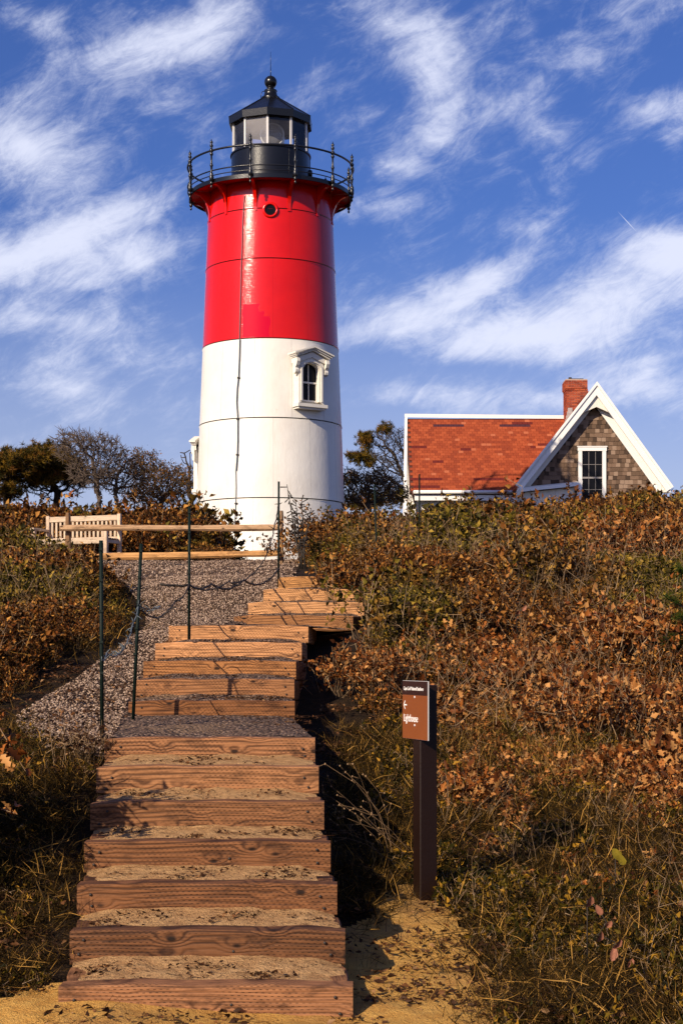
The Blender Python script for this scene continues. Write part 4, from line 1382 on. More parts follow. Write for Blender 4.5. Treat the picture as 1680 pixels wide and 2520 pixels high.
def hewn(name, pts, ry, rz_, mat, parent, origin, col=(1, 1, 1), seed=0, round_top=False, n=12):
    """rough-hewn bar through pts, half sizes ry (across) and rz_ (up)"""
    rr = random.Random(seed)
    a, b = Vector(pts[0]), Vector(pts[-1])
    d = (b - a).normalized()
    ref = Vector((0, 0, 1)) if abs(d.z) < .8 else Vector((0, 1, 0))
    s = d.cross(ref).normalized(); u = s.cross(d).normalized()
    L_ = (b - a).length
    mid = (a + b) / 2
    mb = MB(); vs = []
    k = 8
    for i in range(n + 1):
        t = i / n
        w1 = 1 + .10 * math.sin(t * 9 + seed) + rr.uniform(-.04, .04); w2 = 1 + .10 * math.sin(t * 7 + seed * 2) + rr.uniform(-.04, .04)
        if i in (0, n): w1 *= .82; w2 *= .82
        sag = .008 * math.sin(t * 5 + seed)
        for j in range(k):
            th = 2 * math.pi * (j + .5) / k
            sq = 1 / max(abs(math.cos(th)), abs(math.sin(th))) * .88
            vs.append(Vector((-L_ / 2 + L_ * t, math.cos(th) * ry * sq * w1, math.sin(th) * rz_ * sq * w2 + sag)))
    fs = [(i * k + j, i * k + (j + 1) % k, (i + 1) * k + (j + 1) % k, (i + 1) * k + j) for i in range(n) for j in range(k)]
    fs += [tuple(reversed(range(k))), tuple(n * k + j for j in range(k))]
    mb.add(vs, [tuple(reversed(f)) for f in fs])
    o = mb.build(name, mat, parent)
    Mx = Matrix((( d.x, s.x, u.x, 0), (d.y, s.y, u.y, 0), (d.z, s.z, u.z, 0), (0, 0, 0, 1)))
    if Mx.to_3x3().determinant() < 0:
        Mx = Matrix((( d.x, -s.x, u.x, 0), (d.y, -s.y, u.y, 0), (d.z, -s.z, u.z, 0), (0, 0, 0, 1)))
    o.matrix_local = Matrix.Translation(mid - origin) @ Mx
    o.color = (*col, 1)
    return o


hewn('post', [at(169, 1425, FY), at(168, 1262, FY)], .045, .055, M['rail'], fence, FO, (.62, .50, .42), 3)
hewn('post', [at(692, 1430, FY), at(691, 1257, FY)], .042, .05, M['rail'], fence, FO, (.72, .66, .64), 5)
hewn('rail', [at(148, 1301, FY - .12), at(690, 1297.5, FY - .12)], .05, .050, M['rail'], fence, FO, (1.25, 1.15, 1.10), 7, n=18)
hewn('rail', [at(181, 1370, FY - .12), at(684, 1363, FY - .12)], .05, .056, M['rail'], fence, FO, (1.45, 1.12, .72), 9, n=18)
# low timber block beside the left post
blk = MB().bevbox(-.19, .19, -.08, .08, 0, .13, .01).build('timber_block', M['rail'])
blk.location = (X(208, 23.6), 23.6, Gz(X(208, 23.6), 23.6) - .01); blk.rotation_euler = (0, 0, .1); blk.color = (1.1, .95, .75, 1)
tag(blk, 'short sawn timber block lying at the foot of the weathered fence post', 'block')

# ------------------------------------------------------------------ bench
BD = 30.0
bx, by = X(190, BD), BD
bz = 3.14
bench = empty('garden_bench', (bx, by, bz), R(-22), 'silvery weathered slatted wooden bench seen behind the rail fence', 'bench')


def bpart(name, box, col=(1, 1, 1), rot=None, bev=.006):
    x0, x1, y0, y1, z0, z1 = box
    cx, cy, cz = (x0 + x1) / 2, (y0 + y1) / 2, (z0 + z1) / 2
    dims = sorted([(x1 - x0, 0), (y1 - y0, 1), (z1 - z0, 2)])
    mb = MB()
    # grain runs along the longest axis: build along X, rotate into place
    L_, ax = dims[2]
    if ax == 0: a, b, rr = (y1 - y0), (z1 - z0), (0, 0, 0)
    elif ax == 1: a, b, rr = (x1 - x0), (z1 - z0), (0, 0, R(90))
    else: a, b, rr = (y1 - y0), (x1 - x0), (0, R(-90), 0)
    mb.bevbox(-L_ / 2, L_ / 2, -a / 2, a / 2, -b / 2, b / 2, bev)
    o = mb.build(name, M['teak'], bench)
    o.matrix_local = Matrix.Translation((cx, cy, cz)) @ (rot if rot is not None else Matrix.Identity(4)) @ Matrix.Rotation(rr[2], 4, 'Z') @ Matrix.Rotation(rr[1], 4, 'Y')
    c = r3.uniform(.88, 1.1); o.color = (col[0] * c, col[1] * c, col[2] * c, 1)
    return o


BW = .76
for sx in (-1, 1):
    bpart('leg', (sx * BW - .035, sx * BW + .035, .20, .26, 0, .92), (1.05, 1, 1))
    bpart('leg', (sx * BW - .035, sx * BW + .035, -.29, -.22, 0, .62), (1.05, 1, 1))
    bpart('arm_rest', (sx * BW - .04, sx * BW + .04, -.33, .199, .621, .665))
    bpart('side_stretcher', (sx * BW - .02, sx * BW + .02, -.219, .199, .14, .19))
    bpart('seat_bearer', (sx * BW - .02, sx * BW + .02, -.219, .199, .36, .42))
bpart('top_rail', (-BW + .036, BW - .036, .205, .255, .80, .90))
bpart('back_rail', (-BW + .036, BW - .036, .205, .255, .45, .50))
bpart('apron', (-BW + .036, BW - .036, -.285, -.235, .345, .435))
for i in range(5): bpart('seat_slat', (-BW - .01, BW + .01, -.22 + i * .083, -.15 + i * .083, .436, .458))
for i in range(16):
    x = -BW + .09 + i * (2 * BW - .18) / 15
    bpart('back_slat', (x - .022, x + .022, .218, .24, .501, .799))

# ------------------------------------------------------------------ sign
SD = 8.5
sx_, sy_ = X(1031, SD), SD
sz_ = Gz(sx_, sy_)
TH = R(21)      # the wide dark side looks to the right of the camera
sign = empty('trail_sign', (sx_ + .03, sy_, sz_), TH, 'brown trail marker post with a small plate reading Lighthouse and an arrow', 'sign')
MB().bevbox(-.8, .8, -.048, .048, -.048, .048, .004).build('post', M['brown_post'], sign).matrix_local = Matrix.Translation((0, 0, .22)) @ Matrix.Rotation(R(90), 4, 'Y')
top_z = EYE + (1605 - 1681) * SD / F - sz_
# post runs from 0.3 m below ground to just below the plate's top
for c in list(sign.children): bpy.data.objects.remove(c)
pl = top_z + .3
pb = MB().bevbox(-pl / 2, pl / 2, -.048, .048, -.048, .048, .004).build('post', M['brown_post'], sign)
pb.matrix_local = Matrix.Translation((0, 0, top_z - .01 - pl / 2)) @ Matrix.Rotation(R(90), 4, 'Y')
# plate on the post's left side (local -X)
PW, PH = .325, .305
plate = empty('plate', (0, 0, 0)); plate.parent = sign
def plate_box(name, y0, y1, z0, z1, x, t, mat, par):
    rc = .012
    return MB().box(x - t, x, y0, y1, z0, z1).build(name, mat, par)
bpy.data.objects.remove(plate)
zt_ = top_z + .012
plate = plate_box('plate', -PW / 2, PW / 2, zt_ - PH, zt_, -.050, .006, M['metal_light'], sign)
lo = plate_box('plate_face', -PW / 2 + .0012, PW / 2 - .0012, zt_ - PH + .0015, zt_ - .075, -.0565, .002, M['sign_brown'], plate)
hi = plate_box('plate_header', -PW / 2 + .0012, PW / 2 - .0012, zt_ - .0745, zt_ - .0015, -.0565, .002, M['sign_dark'], plate)


def text(body, size, y, z, name, sx=1.0):
    cu = bpy.data.curves.new(name, 'FONT')
    cu.body = body; cu.size = size; cu.extrude = .0008; cu.align_x = 'LEFT'
    cu.materials.append(M['sign_white'])
    tmp = bpy.data.objects.new(name, cu); COL.objects.link(tmp)
    bpy.context.view_layer.update()
    me = bpy.data.meshes.new_from_object(tmp.evaluated_get(bpy.context.evaluated_depsgraph_get()))
    me.materials.clear(); me.materials.append(M['sign_white'])
    bpy.data.objects.remove(tmp)
    o = link(name, me, plate)
    # text X runs along local -Y so that it reads from the left side
    o.matrix_local = Matrix.Translation((-.0600, y, z)) @ Matrix(((0, 0, -1, 0), (-1, 0, 0, 0), (0, 1, 0, 0), (0, 0, 0, 1))) @ Matrix.Diagonal((sx, 1, 1, 1))
    return o


text('Cape Cod National Seashore', .027, PW / 2 - .020, zt_ - .050, 'lettering', .80)
text('Lighthouse', .056, PW / 2 - .020, zt_ - .215, 'lettering', .76)
ar = MB()
def arr(y0, z0, y1, z1, w=.0035):
    d = Vector((0, y1 - y0, z1 - z0)).normalized(); n = Vector((0, -d.z, d.y)) * w
    a, b = Vector((-.0600, y0, z0)), Vector((-.0600, y1, z1))
    ar.add([a - n, b - n, b + n, a + n], [(0, 1, 2, 3)])
ay, az_ = PW / 2 - .022, zt_ - .128
arr(ay, az_, ay - .040, az_); arr(ay, az_, ay - .018, az_ + .022); arr(ay, az_, ay - .018, az_ - .022)
ar.build('arrow', M['sign_white'], plate)
for zz in (zt_ - .085, zt_ - .232):
    q = Matrix.Rotation(R(-90), 4, 'Y'); q.translation = Vector((-.058, 0, zz))
    MB().lathe([(.0065, 0), (.0065, .003), (.0004, .004)], 8, True, q).build('rivet', M['metal_light'], plate)

# ------------------------------------------------------------------ green stakes and the strands between them
def stake(px0, py0, px1, py1, d, label, r=.013):
    a = at(px0, py0, d); b = at(px1, py1, d)
    o = empty('fence_stake', (b.x, b.y, b.z), 0, label, 'stake', 'slender green metal stakes round the steps')
    top = a - b
    mb = MB(); mb.tube([Vector((0, 0, -.2)), top], r, 6); mb.build('shaft', M['stake'], o)
    k = 5
    for i in range(k):
        p = top * (.25 + .7 * i / (k - 1))
        MB().box(p.x - r * .8, p.x + r * .8, p.y - r * 1.5, p.y, p.z - .008, p.z + .008).build('lug', M['stake'], o)
    return a, b


S1 = stake(249, 1330, 252, 1765, 10.0, 'green metal stake nearest the landing, rising from the edge of the gravel')
S2 = stake(348, 1338, 328, 1700, 11.4, 'leaning green metal stake wrapped by a pale wire tangle')
S3 = stake(466.5, 1247, 465, 1530, 14.0, 'upright green metal stake standing before the middle of the fence rails')
S4 = stake(686, 1185, 685, 1412, 18.0, 'dark metal stake standing at the head of the steps beside the right fence post')
S5 = stake(921, 1195, 929, 1400, 20.0, 'dark metal stake half hidden in the shrubs between tower and cottage')
S6 = stake(1031.5, 1167, 1031, 1320, 23.5, 'dark metal stake rising from the shrubs in front of the tiled roof')


def strand(name, pts, r, mat, label, cat, thorns=0, tl=.03, seed=0, group=None):
    rr = random.Random(seed)
    o = empty(name, pts[0], 0, label, cat, group)
    o0 = Vector(pts[0])
    mb = MB(); path = []
    for i in range(len(pts) - 1):
        a, b = Vector(pts[i]), Vector(pts[i + 1])
        n = max(3, int((b - a).length / .06))
        for k in range(n):
            t = k / n
            p = a.lerp(b, t)
            p.z -= 4 * t * (1 - t) * .05 * (b - a).length
            p += Vector((rr.uniform(-1, 1), rr.uniform(-1, 1), rr.uniform(-1, 1))) * .006
            path.append(p - o0)
    path.append(Vector(pts[-1]) - o0)
    mb.tube(path, r, 4)
    mb.build('strand', mat, o)
    if thorns:
        mb = MB()
        for i in range(thorns):
            p = rr.choice(path)
            d = Vector((rr.uniform(-1, 1), rr.uniform(-.6, .6), rr.uniform(-.6, 1))).normalized() * tl * rr.uniform(.5, 1.2)
            mb.tube([p, p + d * .5 + Vector((0, 0, .004)), p + d], [r * .9, r * .7, r * .3], 3)
        mb.build('thorn' if mat is M['vine'] else 'barb', mat, o)
    return o


strand('dry_vine', [at(686, 1398, 18), at(600, 1428, 16), at(520, 1437, 14.8), at(466, 1438, 13.98), at(395, 1437, 13.8)], .010, M['vine'], 'dark dry vine strung between the stakes above the gravel', 'vine', 26, .06, 1)
strand('dry_vine', [at(686, 1240, 18), at(650, 1378, 16.6), at(560, 1432, 15.0), at(466, 1440, 13.96), at(430, 1480, 13.2), at(345, 1500, 11.38)], .007, M['vine'], 'thin dry vine sagging from the stake by the fence end down to the leaning stake', 'vine', 34, .07, 2)
strand('barbed_wire', [at(342, 1492, 11.38), at(325, 1545, 11.2), at(305, 1600, 10.9), at(262, 1608, 10.4), at(251, 1625, 9.98)], .005, M['wire'], 'pale twisted wire tangle hanging between the two nearest green stakes', 'wire', 40, .05, 3)
strand('barbed_wire', [at(347, 1488, 11.38), at(360, 1500, 11.6), at(380, 1496, 11.9), at(395, 1492, 12.1)], .005, M['wire'], 'loose pale wire end sticking out from the leaning stake', 'wire', 14, .05, 4)
strand('barbed_wire', [at(921, 1350, 20), at(980, 1372, 21.5), at(1031, 1362, 23.5)], .005, M['wire'], 'thin wire crossing the shrubs between the two stakes before the cottage', 'wire', 10, .05, 5)

# ------------------------------------------------------------------ leaf building blocks
LEAF = (np.array([(0, 0, 0), (.42, .5, .20), (.50, -.5, .14), (1, .08, -.22), (.5, 0, 0)]), np.array([(0, 4, 1), (4, 3, 1), (0, 2, 4), (4, 2, 3)]))
OAK = (np.array([(0, 0, 0), (.35, 0, 0), (.62, 0, -.02), (1, 0, -.12)] + [(.22, .36, .12), (.36, .16, .04), (.55, .50, .16), (.68, .2, .04), (.85, .30, .06)] + [(.22, -.36, .12), (.36, -.16, .04), (.55, -.50, .16), (.68, -.2, .04), (.85, -.30, .06)]),
       np.array([(0, 1, 4), (4, 1, 5), (5, 1, 6), (6, 1, 2), (6, 2, 7), (7, 2, 8), (8, 2, 3), (0, 9, 1), (9, 10, 1), (10, 11, 1), (11, 2, 1), (11, 12, 2), (12, 13, 2), (13, 3, 2)]))
ROUND = (np.array([(0, 0, 0), (.12, .3, .05), (.45, .48, .1), (.8, .3, .04), (1, 0, -.04), (.8, -.3, .04), (.45, -.48, .1), (.12, -.3, .05), (.45, 0, 0)]), np.array([(8, 1, 0), (8, 2, 1), (8, 3, 2), (8, 4, 3), (8, 5, 4), (8, 6, 5), (8, 7, 6), (8, 0, 7)]))
BLADE = (np.array([(0, .5, 0), (0, -.5, 0), (.5, .42, .07), (.5, -.42, .07), (1, 0, -.10)]), np.array([(0, 1, 3), (0, 3, 2), (2, 3, 4)]))
NEEDLE = (np.array([(0, .5, 0), (0, -.5, 0), (1, 0, 0)]), np.array([(0, 1, 2)]))


def unit(v): return v / np.maximum(np.linalg.norm(v, axis=-1, keepdims=True), 1e-9)


def leaves(g_, tmpl, P, D, L, W):
    """instances of a leaf shape baked into arrays: positions P, directions D, lengths L, widths W"""
    tv, tf = tmpl
    n = len(P)
    d = unit(D); s = unit(np.cross(d, g_.normal(size=(n, 3)))); u = np.cross(d, s)
    V = P[:, None] + d[:, None] * (tv[None, :, 0:1] * L[:, None, None]) + s[:, None] * (tv[None, :, 1:2] * W[:, None, None]) + u[:, None] * (tv[None, :, 2:3] * L[:, None, None])
    T = tf[None] + (np.arange(n) * len(tv))[:, None, None]
    rnd = np.repeat(g_.random(n), len(tv))
    return V.reshape(-1, 3), T.reshape(-1, 3), rnd


def sticks(P0, P1, r0, r1, g_):
    """three-sided tapered sticks"""
    n = len(P0)
    d = unit(P1 - P0)
    a = np.where(np.abs(d[:, 2:3]) < .9, np.array([[0, 0, 1.0]]), np.array([[1.0, 0, 0]]))
    u = unit(np.cross(d, a)); w = np.cross(d, u)
    V = []
    for P, r in ((P0, r0), (P1, r1)):
        for k in range(3):
            t = 2 * math.pi * k / 3
            V.append(P + (u * math.cos(t) + w * math.sin(t)) * r[:, None])
    V = np.stack(V, 1)
    T = np.array([(0, 1, 4), (0, 4, 3), (1, 2, 5), (1, 5, 4), (2, 0, 3), (2, 3, 5)])
    Tn = T[None] + (np.arange(n) * 6)[:, None, None]
    return V.reshape(-1, 3), Tn.reshape(-1, 3), np.repeat(g_.random(n), 6)


def join(parts):
    V, T, Rn, MI, o = [], [], [], [], 0
    for (v, t, r, mi) in parts:
        V.append(v); T.append(t + o); Rn.append(r); MI.append(np.full(len(t), mi)); o += len(v)
    return np.concatenate(V), np.concatenate(T), np.concatenate(Rn), np.concatenate(MI)


def mesh_parts(name, parts, mats):
    V, T, Rn, MI = join(parts)
    me = mesh_np(name, V, T, mats[0], Rn)
    for m_ in mats[1:]: me.materials.append(m_)
    me.polygons.foreach_set('material_index', MI.astype(np.int32))
    me.update()
    return me


def shrub_parts(seed, h=.45, w=.34, stems=9, nleaf=170, ll=.045, lw=.5, tmpl=LEAF, leaf_mi=0, stem_mi=1, up=.3, stemr=.0035):
    g_ = np.random.default_rng(seed)
    P0 = []; P1 = []; tips = []
    for i in range(stems):
        a = g_.random() * 6.283; rr = w * math.sqrt(g_.random())
        end = np.array([rr * math.cos(a), rr * math.sin(a), h * (.65 + .5 * g_.random()) * (1 - .45 * (rr / w) ** 2)])
        base = np.array([end[0] * .25, end[1] * .25, -.05])
        mid = (base + end) / 2 + g_.normal(size=3) * .03
        P0 += [base, mid]; P1 += [mid, end]; tips.append((mid, end))
        for j in range(2):
            q = mid + (end - mid) * g_.random(); e = q + unit(g_.normal(size=3) + np.array([0, 0, .7])) * h * .28
            P0.append(q); P1.append(e); tips.append((q, e))
    P0 = np.array(P0); P1 = np.array(P1)
    k = g_.integers(0, len(tips), nleaf)
    t = g_.random(nleaf) ** .7
    A = np.array([tips[i][0] for i in k]); B = np.array([tips[i][1] for i in k])
    P = A + (B - A) * t[:, None] + g_.normal(size=(nleaf, 3)) * .018
    D = g_.normal(size=(nleaf, 3)) + np.array([0, 0, up]) + unit(B - A) * .5
    L = ll * (.6 + .8 * g_.random(nleaf)); Wd = L * lw * (.7 + .6 * g_.random(nleaf))
    v, t_, r = leaves(g_, tmpl, P, D, L, Wd)
    sv, st, sr = sticks(P0, P1, np.full(len(P0), stemr), np.full(len(P0), stemr * .45), g_)
    return [(v, t_, r, leaf_mi), (sv, st, sr, stem_mi)]


def grass_parts(seed, h=.28, spread=.12, n=60, w=.004, mi=0, lean=.7):
    g_ = np.random.default_rng(seed)
    P = np.stack([g_.normal(size=n) * spread, g_.normal(size=n) * spread, np.full(n, -.02)], 1)
    D = np.stack([g_.normal(size=n) * lean, g_.normal(size=n) * lean, np.ones(n)], 1)
    L = h * (.5 + .8 * g_.random(n)); Wd = w * (.6 + .8 * g_.random(n))
    v, t, r = leaves(g_, BLADE, P, D, L, Wd)
    # stronger droop
    return [(v, t, r, mi)]


def twig_parts(seed, n=5, h=.5, mi=0, r0=.0024):
    g_ = np.random.default_rng(seed)
    P0, P1, R0, R1 = [], [], [], []
    for i in range(n):
        b = np.array([g_.normal() * .06, g_.normal() * .06, -.03]); d = unit(np.array([g_.normal() * .45, g_.normal() * .45, 1.0])); L = h * (.5 + .7 * g_.random())
        pts = [b]
        for k in range(4):
            d = unit(d + g_.normal(size=3) * .18); pts.append(pts[-1] + d * L / 4)
        for k in range(4):
            P0.append(pts[k]); P1.append(pts[k + 1]); R0.append(r0 * (1 - k * .2)); R1.append(r0 * (1 - (k + 1) * .2))
            if k > 0:
                for _ in range(2):
                    e = pts[k] + unit(d + g_.normal(size=3) * .8) * L * .22
                    P0.append(pts[k]); P1.append(e); R0.append(r0 * .5); R1.append(r0 * .25)
    v, t, r = sticks(np.array(P0), np.array(P1), np.array(R0), np.array(R1), g_)
    return [(v, t, r, mi)]


proto_collections = {}


def proto_collection(key, meshes):
    c = bpy.data.collections.new(key)
    for i, me in enumerate(meshes):
        o = bpy.data.objects.new('%s_%02d' % (key, i), me)
        c.objects.link(o)
    proto_collections[key] = c
    return c


def scatter(name, label, cat, P, yaw, tilt, S, idx, coll):
    n = len(P)
    me = bpy.data.meshes.new(name)
    me.vertices.add(n); me.vertices.foreach_set('co', np.asarray(P, np.float32).ravel())
    a = me.attributes.new('rot', 'FLOAT_VECTOR', 'POINT')
    rot = np.stack([tilt[:, 0], tilt[:, 1], yaw], 1)
    a.data.foreach_set('vector', rot.astype(np.float32).ravel())
    a = me.attributes.new('scl', 'FLOAT', 'POINT'); a.data.foreach_set('value', S.astype(np.float32))
    a = me.attributes.new('pick', 'INT', 'POINT'); a.data.foreach_set('value', idx.astype(np.int32))
    me.update()
    o = link(name, me)
    ng = bpy.data.node_groups.new(name + '_scatter', 'GeometryNodeTree')
    ng.interface.new_socket('Geometry', in_out='INPUT', socket_type='NodeSocketGeometry')
    ng.interface.new_socket('Geometry', in_out='OUTPUT', socket_type='NodeSocketGeometry')
    N, L = ng.nodes, ng.links
    gi, go = N.new('NodeGroupInput'), N.new('NodeGroupOutput')
    ci = N.new('GeometryNodeCollectionInfo'); ci.inputs['Collection'].default_value = coll
    ci.inputs['Separate Children'].default_value = True; ci.inputs['Reset Children'].default_value = True
    ip = N.new('GeometryNodeInstanceOnPoints'); ip.inputs['Pick Instance'].default_value = True
    def attr(nm, t):
        x = N.new('GeometryNodeInputNamedAttribute'); x.data_type = t; x.inputs['Name'].default_value = nm
        return x.outputs['Attribute']
    L.new(gi.outputs[0], ip.inputs['Points']); L.new(ci.outputs[0], ip.inputs['Instance'])
    L.new(attr('pick', 'INT'), ip.inputs['Instance Index'])
    L.new(attr('rot', 'FLOAT_VECTOR'), ip.inputs['Rotation'])
    L.new(attr('scl', 'FLOAT'), ip.inputs['Scale'])
    L.new(ip.outputs[0], go.inputs[0])
    md = o.modifiers.new('scatter', 'NODES'); md.node_group = ng
    tag(o, label, cat, kind='stuff')
    return o


STAIR_POLY_L = [(step_x(i) - STW / 2 - .03, STEPS[i][0] - .05) for i in range(16)]
STAIR_POLY_R = [(step_x(i) + STW / 2 + .03, STEPS[i][0] - .05) for i in range(16)]
STAIR = STAIR_POLY_L + [(step_x(15) - .5, 18.7), (step_x(15) + .7, 18.7)] + STAIR_POLY_R[::-1]


def in_view(x, y, margin=.35):
    return (np.abs(x) < .21 * y + margin) & (y > 5.5)


def poisson(x0, x1, y0, y1, dens, seed, maxn=200000):
    g_ = np.random.default_rng(seed)
    A = (x1 - x0) * (y1 - y0)
    n = int(min(maxn, A * dens))
    x = g_.uniform(x0, x1, n); y = g_.uniform(y0, y1, n)
    return x, y, g_


def place(name, label, cat, coll, nproto, x, y, g_, s0, s1, tilt=.18, sink=.0, idx=None, S=None):
    z = G(x, y) - sink
    P = np.stack([x, y, z], 1)
    n = len(x)
    if S is None: S = g_.uniform(s0, s1, n)
    if idx is None: idx = g_.integers(0, nproto, n)
    return scatter(name, label, cat, P, g_.random(n) * 6.283, g_.normal(size=(n, 2)) * tilt, S, idx, coll)


# prototypes
shrubs = [mesh_parts('leafy_shrub', shrub_parts(100 + i, .42, .34, 9, 260, .048, .55, stemr=.0022), [M['leaf_shrub'], M['twig']]) for i in range(6)]
shrubs += [mesh_parts('leafy_shrub', shrub_parts(120 + i, .46, .32, 9, 300, .040, .45, up=.5, stemr=.0022), [M['leaf_shrub'], M['twig']]) for i in range(3)]
C_shrub = proto_collection('leafy_shrub', shrubs)
C_oak = proto_collection('oak_sprout', [mesh_parts('oak_sprout', shrub_parts(140 + i, .22, .24, 7, 80, .046, .72, OAK, up=-.1, stemr=.002), [M['leaf_oak'], M['twig']]) for i in range(5)])
C_grass = proto_collection('grass_tuft', [mesh_parts('grass_tuft', grass_parts(160 + i, .15 + .02 * i, .13, 90, .0036, lean=1.0 + .35 * i), [M['grass']]) for i in range(5)])
C_gold = proto_collection('gold_tuft', [mesh_parts('gold_tuft', grass_parts(170 + i, .22, .10, 60, .0036, lean=.8), [M['grass_gold']]) for i in range(3)])
C_weed = proto_collection('leafy_weed', [mesh_parts('leafy_weed', shrub_parts(180 + i, .15, .14, 8, 60, .035, .42, LEAF, up=.2, stemr=.002), [M['leaf_green'], M['twig']]) for i in range(4)])
C_twig = proto_collection('dry_stem', [mesh_parts('dry_stem', twig_parts(200 + i), [M['twig']]) for i in range(4)])


def litter_parts(seed):
    g_ = np.random.default_rng(seed)
    n = 26
    P = np.stack([g_.uniform(-.2, .2, n), g_.uniform(-.2, .2, n), g_.uniform(0, .02, n)], 1)
    D = g_.normal(size=(n, 3)) * np.array([1, 1, .25])
    L = .05 * (.5 + g_.random(n))
    v, t, r = leaves(g_, LEAF, P, D, L, L * .5)
    m_ = 20
    P0 = np.stack([g_.uniform(-.2, .2, m_), g_.uniform(-.2, .2, m_), g_.uniform(.0, .02, m_)], 1)
    P1 = P0 + g_.normal(size=(m_, 3)) * np.array([.07, .07, .012])
    sv, st, sr = sticks(P0, P1, np.full(m_, .0022), np.full(m_, .001), g_)
    return [(v, t, r, 0), (sv, st, sr, 1)]


C_litter = proto_collection('litter_patch', [mesh_parts('litter_patch', litter_parts(220 + i), [M['litter'], M['litter']]) for i in range(4)])


def pebble_mesh(seed, mat):
    g_ = np.random.default_rng(seed)
    t = (1 + 5 ** .5) / 2
    v = np.array([(-1, t, 0), (1, t, 0), (-1, -t, 0), (1, -t, 0), (0, -1, t), (0, 1, t), (0, -1, -t), (0, 1, -t), (t, 0, -1), (t, 0, 1), (-t, 0, -1), (-t, 0, 1)], float)
    v = unit(v) * (1 + g_.normal(size=(12, 1)) * .18) * np.array([1, .8, .55])
    f = np.array([(0, 11, 5), (0, 5, 1), (0, 1, 7), (0, 7, 10), (0, 10, 11), (1, 5, 9), (5, 11, 4), (11, 10, 2), (10, 7, 6), (7, 1, 8), (3, 9, 4), (3, 4, 2), (3, 2, 6), (3, 6, 8), (3, 8, 9), (4, 9, 5), (2, 4, 11), (6, 2, 10), (8, 6, 7), (9, 8, 1)])
    return mesh_np('pebble', v * .5, f, mat, np.full(12, g_.random()))


C_peb = proto_collection('pebble', [pebble_mesh(240 + i, M['pebble']) for i in range(6)])
# ------------------------------------------------------------------ gravel stones
x, y, g_ = poisson(-3, .2, 9.4, 19, 3600, 301)
k = inside(PATH, x, y) & ~inside(STAIR, x, y) & in_view(x, y, .1)
x, y = x[k], y[k]
P = np.stack([x, y, G(x, y) + .036], 1); n = len(x)
scatter('gravel', 'loose grey and tan gravel stones covering the ramp beside the steps', 'gravel', P, g_.random(n) * 6.28, g_.normal(size=(n, 2)) * .4, g_.uniform(.011, .027, n), g_.integers(0, 6, n), C_peb)
x, y, g_ = poisson(-6, .2, 19, 31, 420, 302)
k = inside(PATH, x, y) & in_view(x, y, .1)
x, y = x[k], y[k]
P = np.stack([x, y, G(x, y) + .036], 1); n = len(x)
scatter('gravel', 'gravel stones spread over the flat ground around the rail fence', 'gravel', P, g_.random(n) * 6.28, g_.normal(size=(n, 2)) * .4, g_.uniform(.018, .036, n), g_.integers(0, 6, n), C_peb)

# ------------------------------------------------------------------ vegetation zones
def left_edge(y): return np.interp(y, [p[1] for p in [(-1.5, 6), (-1.9, 9.2), (-2.3, 10), (-2.42, 11), (-2.3, 12.3), (-2.12, 13.2), (-1.95, 14), (-1.9, 15), (-2.1, 16.3), (-2.6, 18.2), (-3.6, 20.5), (-4.5, 23), (-5.3, 27), (-5.6, 33)]],
                                  [p[0] for p in [(-1.5, 6), (-1.9, 9.2), (-2.3, 10), (-2.42, 11), (-2.3, 12.3), (-2.12, 13.2), (-1.95, 14), (-1.9, 15), (-2.1, 16.3), (-2.6, 18.2), (-3.6, 20.5), (-4.5, 23), (-5.3, 27), (-5.6, 33)]])


# shrub mass: right hillside
x, y, g_ = poisson(-1, 9, 11.0, 40, 34, 310)
free = in_view(x, y, .6) & ~inside(STAIR, x, y) & ~inside(PATH, x, y)
edge = np.interp(y, [11, 12, 13, 14, 15, 16, 18, 20, 24, 30, 40], [.55, .30, .22, .25, .35, .42, .25, -.25, -.45, -.35, -.3])
k = free & (x > edge) & ~((y > 36) & (x < .5)) & (hash_noise(x, y, .42, 91) > .24)
x, y = x[k], y[k]
hgt = np.interp(y, [11, 13, 15, 18, 24, 30], [.42, .60, .80, 1.0, 1.35, 1.55]) * (.52 + .75 * hash_noise(x, y, 1.2, 77)) * (.75 + .5 * hash_noise(x, y, .45, 78))
hgt = np.where(x - edge[k] < .35, hgt * .8, hgt)
place('shrubbery', 'dense brown and olive shrubs covering the slope below the cottage', 'shrubs', C_shrub, 9, x, y, g_, .9, 1.3, .2, .03, S=hgt * g_.uniform(.85, 1.15, len(x)))

# shrub mass: left slope and behind the bench
x, y, g_ = poisson(-11, -1.5, 10.0, 24, 34, 311)
k = in_view(x, y, .6) & (x < left_edge(y) - .12)
x, y = x[k], y[k]
S = np.interp(y, [10, 13, 18, 24], [.55, .85, 1.15, 1.3]) * (.7 + .6 * hash_noise(x, y, 1.1, 78)) * g_.uniform(.85, 1.15, len(x))
S = np.where(x > left_edge(y) - .4, S * .65, S)
place('shrubbery', 'brown-leaved shrubs on the slope beside the gravel ramp', 'shrubs', C_shrub, 9, x, y, g_, 1, 1, .2, .03, S=S)
x, y, g_ = poisson(-12, -1.2, 24.0, 41, 15, 312)
bush = (y > 31.2) | (x < -6.2 + .0 * y)
k = in_view(x, y, .8) & bush & ~((y > 31) & (x > -2.6) & (y < 44) & (x > X(545, 40))) & ~((np.abs(x - bx) < 1.0) & (np.abs(y - by) < 1.0))
x, y = x[k], y[k]
S = np.interp(y, [24, 30, 33, 40], [1.2, 1.5, 2.2, 3.0]) * (.75 + .5 * hash_noise(x, y, 1.5, 79)) * g_.uniform(.85, 1.15, len(x))
S = np.where(x > X(470, 36), S * .48, S)
place('shrubbery', 'bank of rusty-leaved shrubs behind the bench and below the trees', 'shrubs', C_shrub, 9, x, y, g_, 1, 1, .2, .03, S=S)

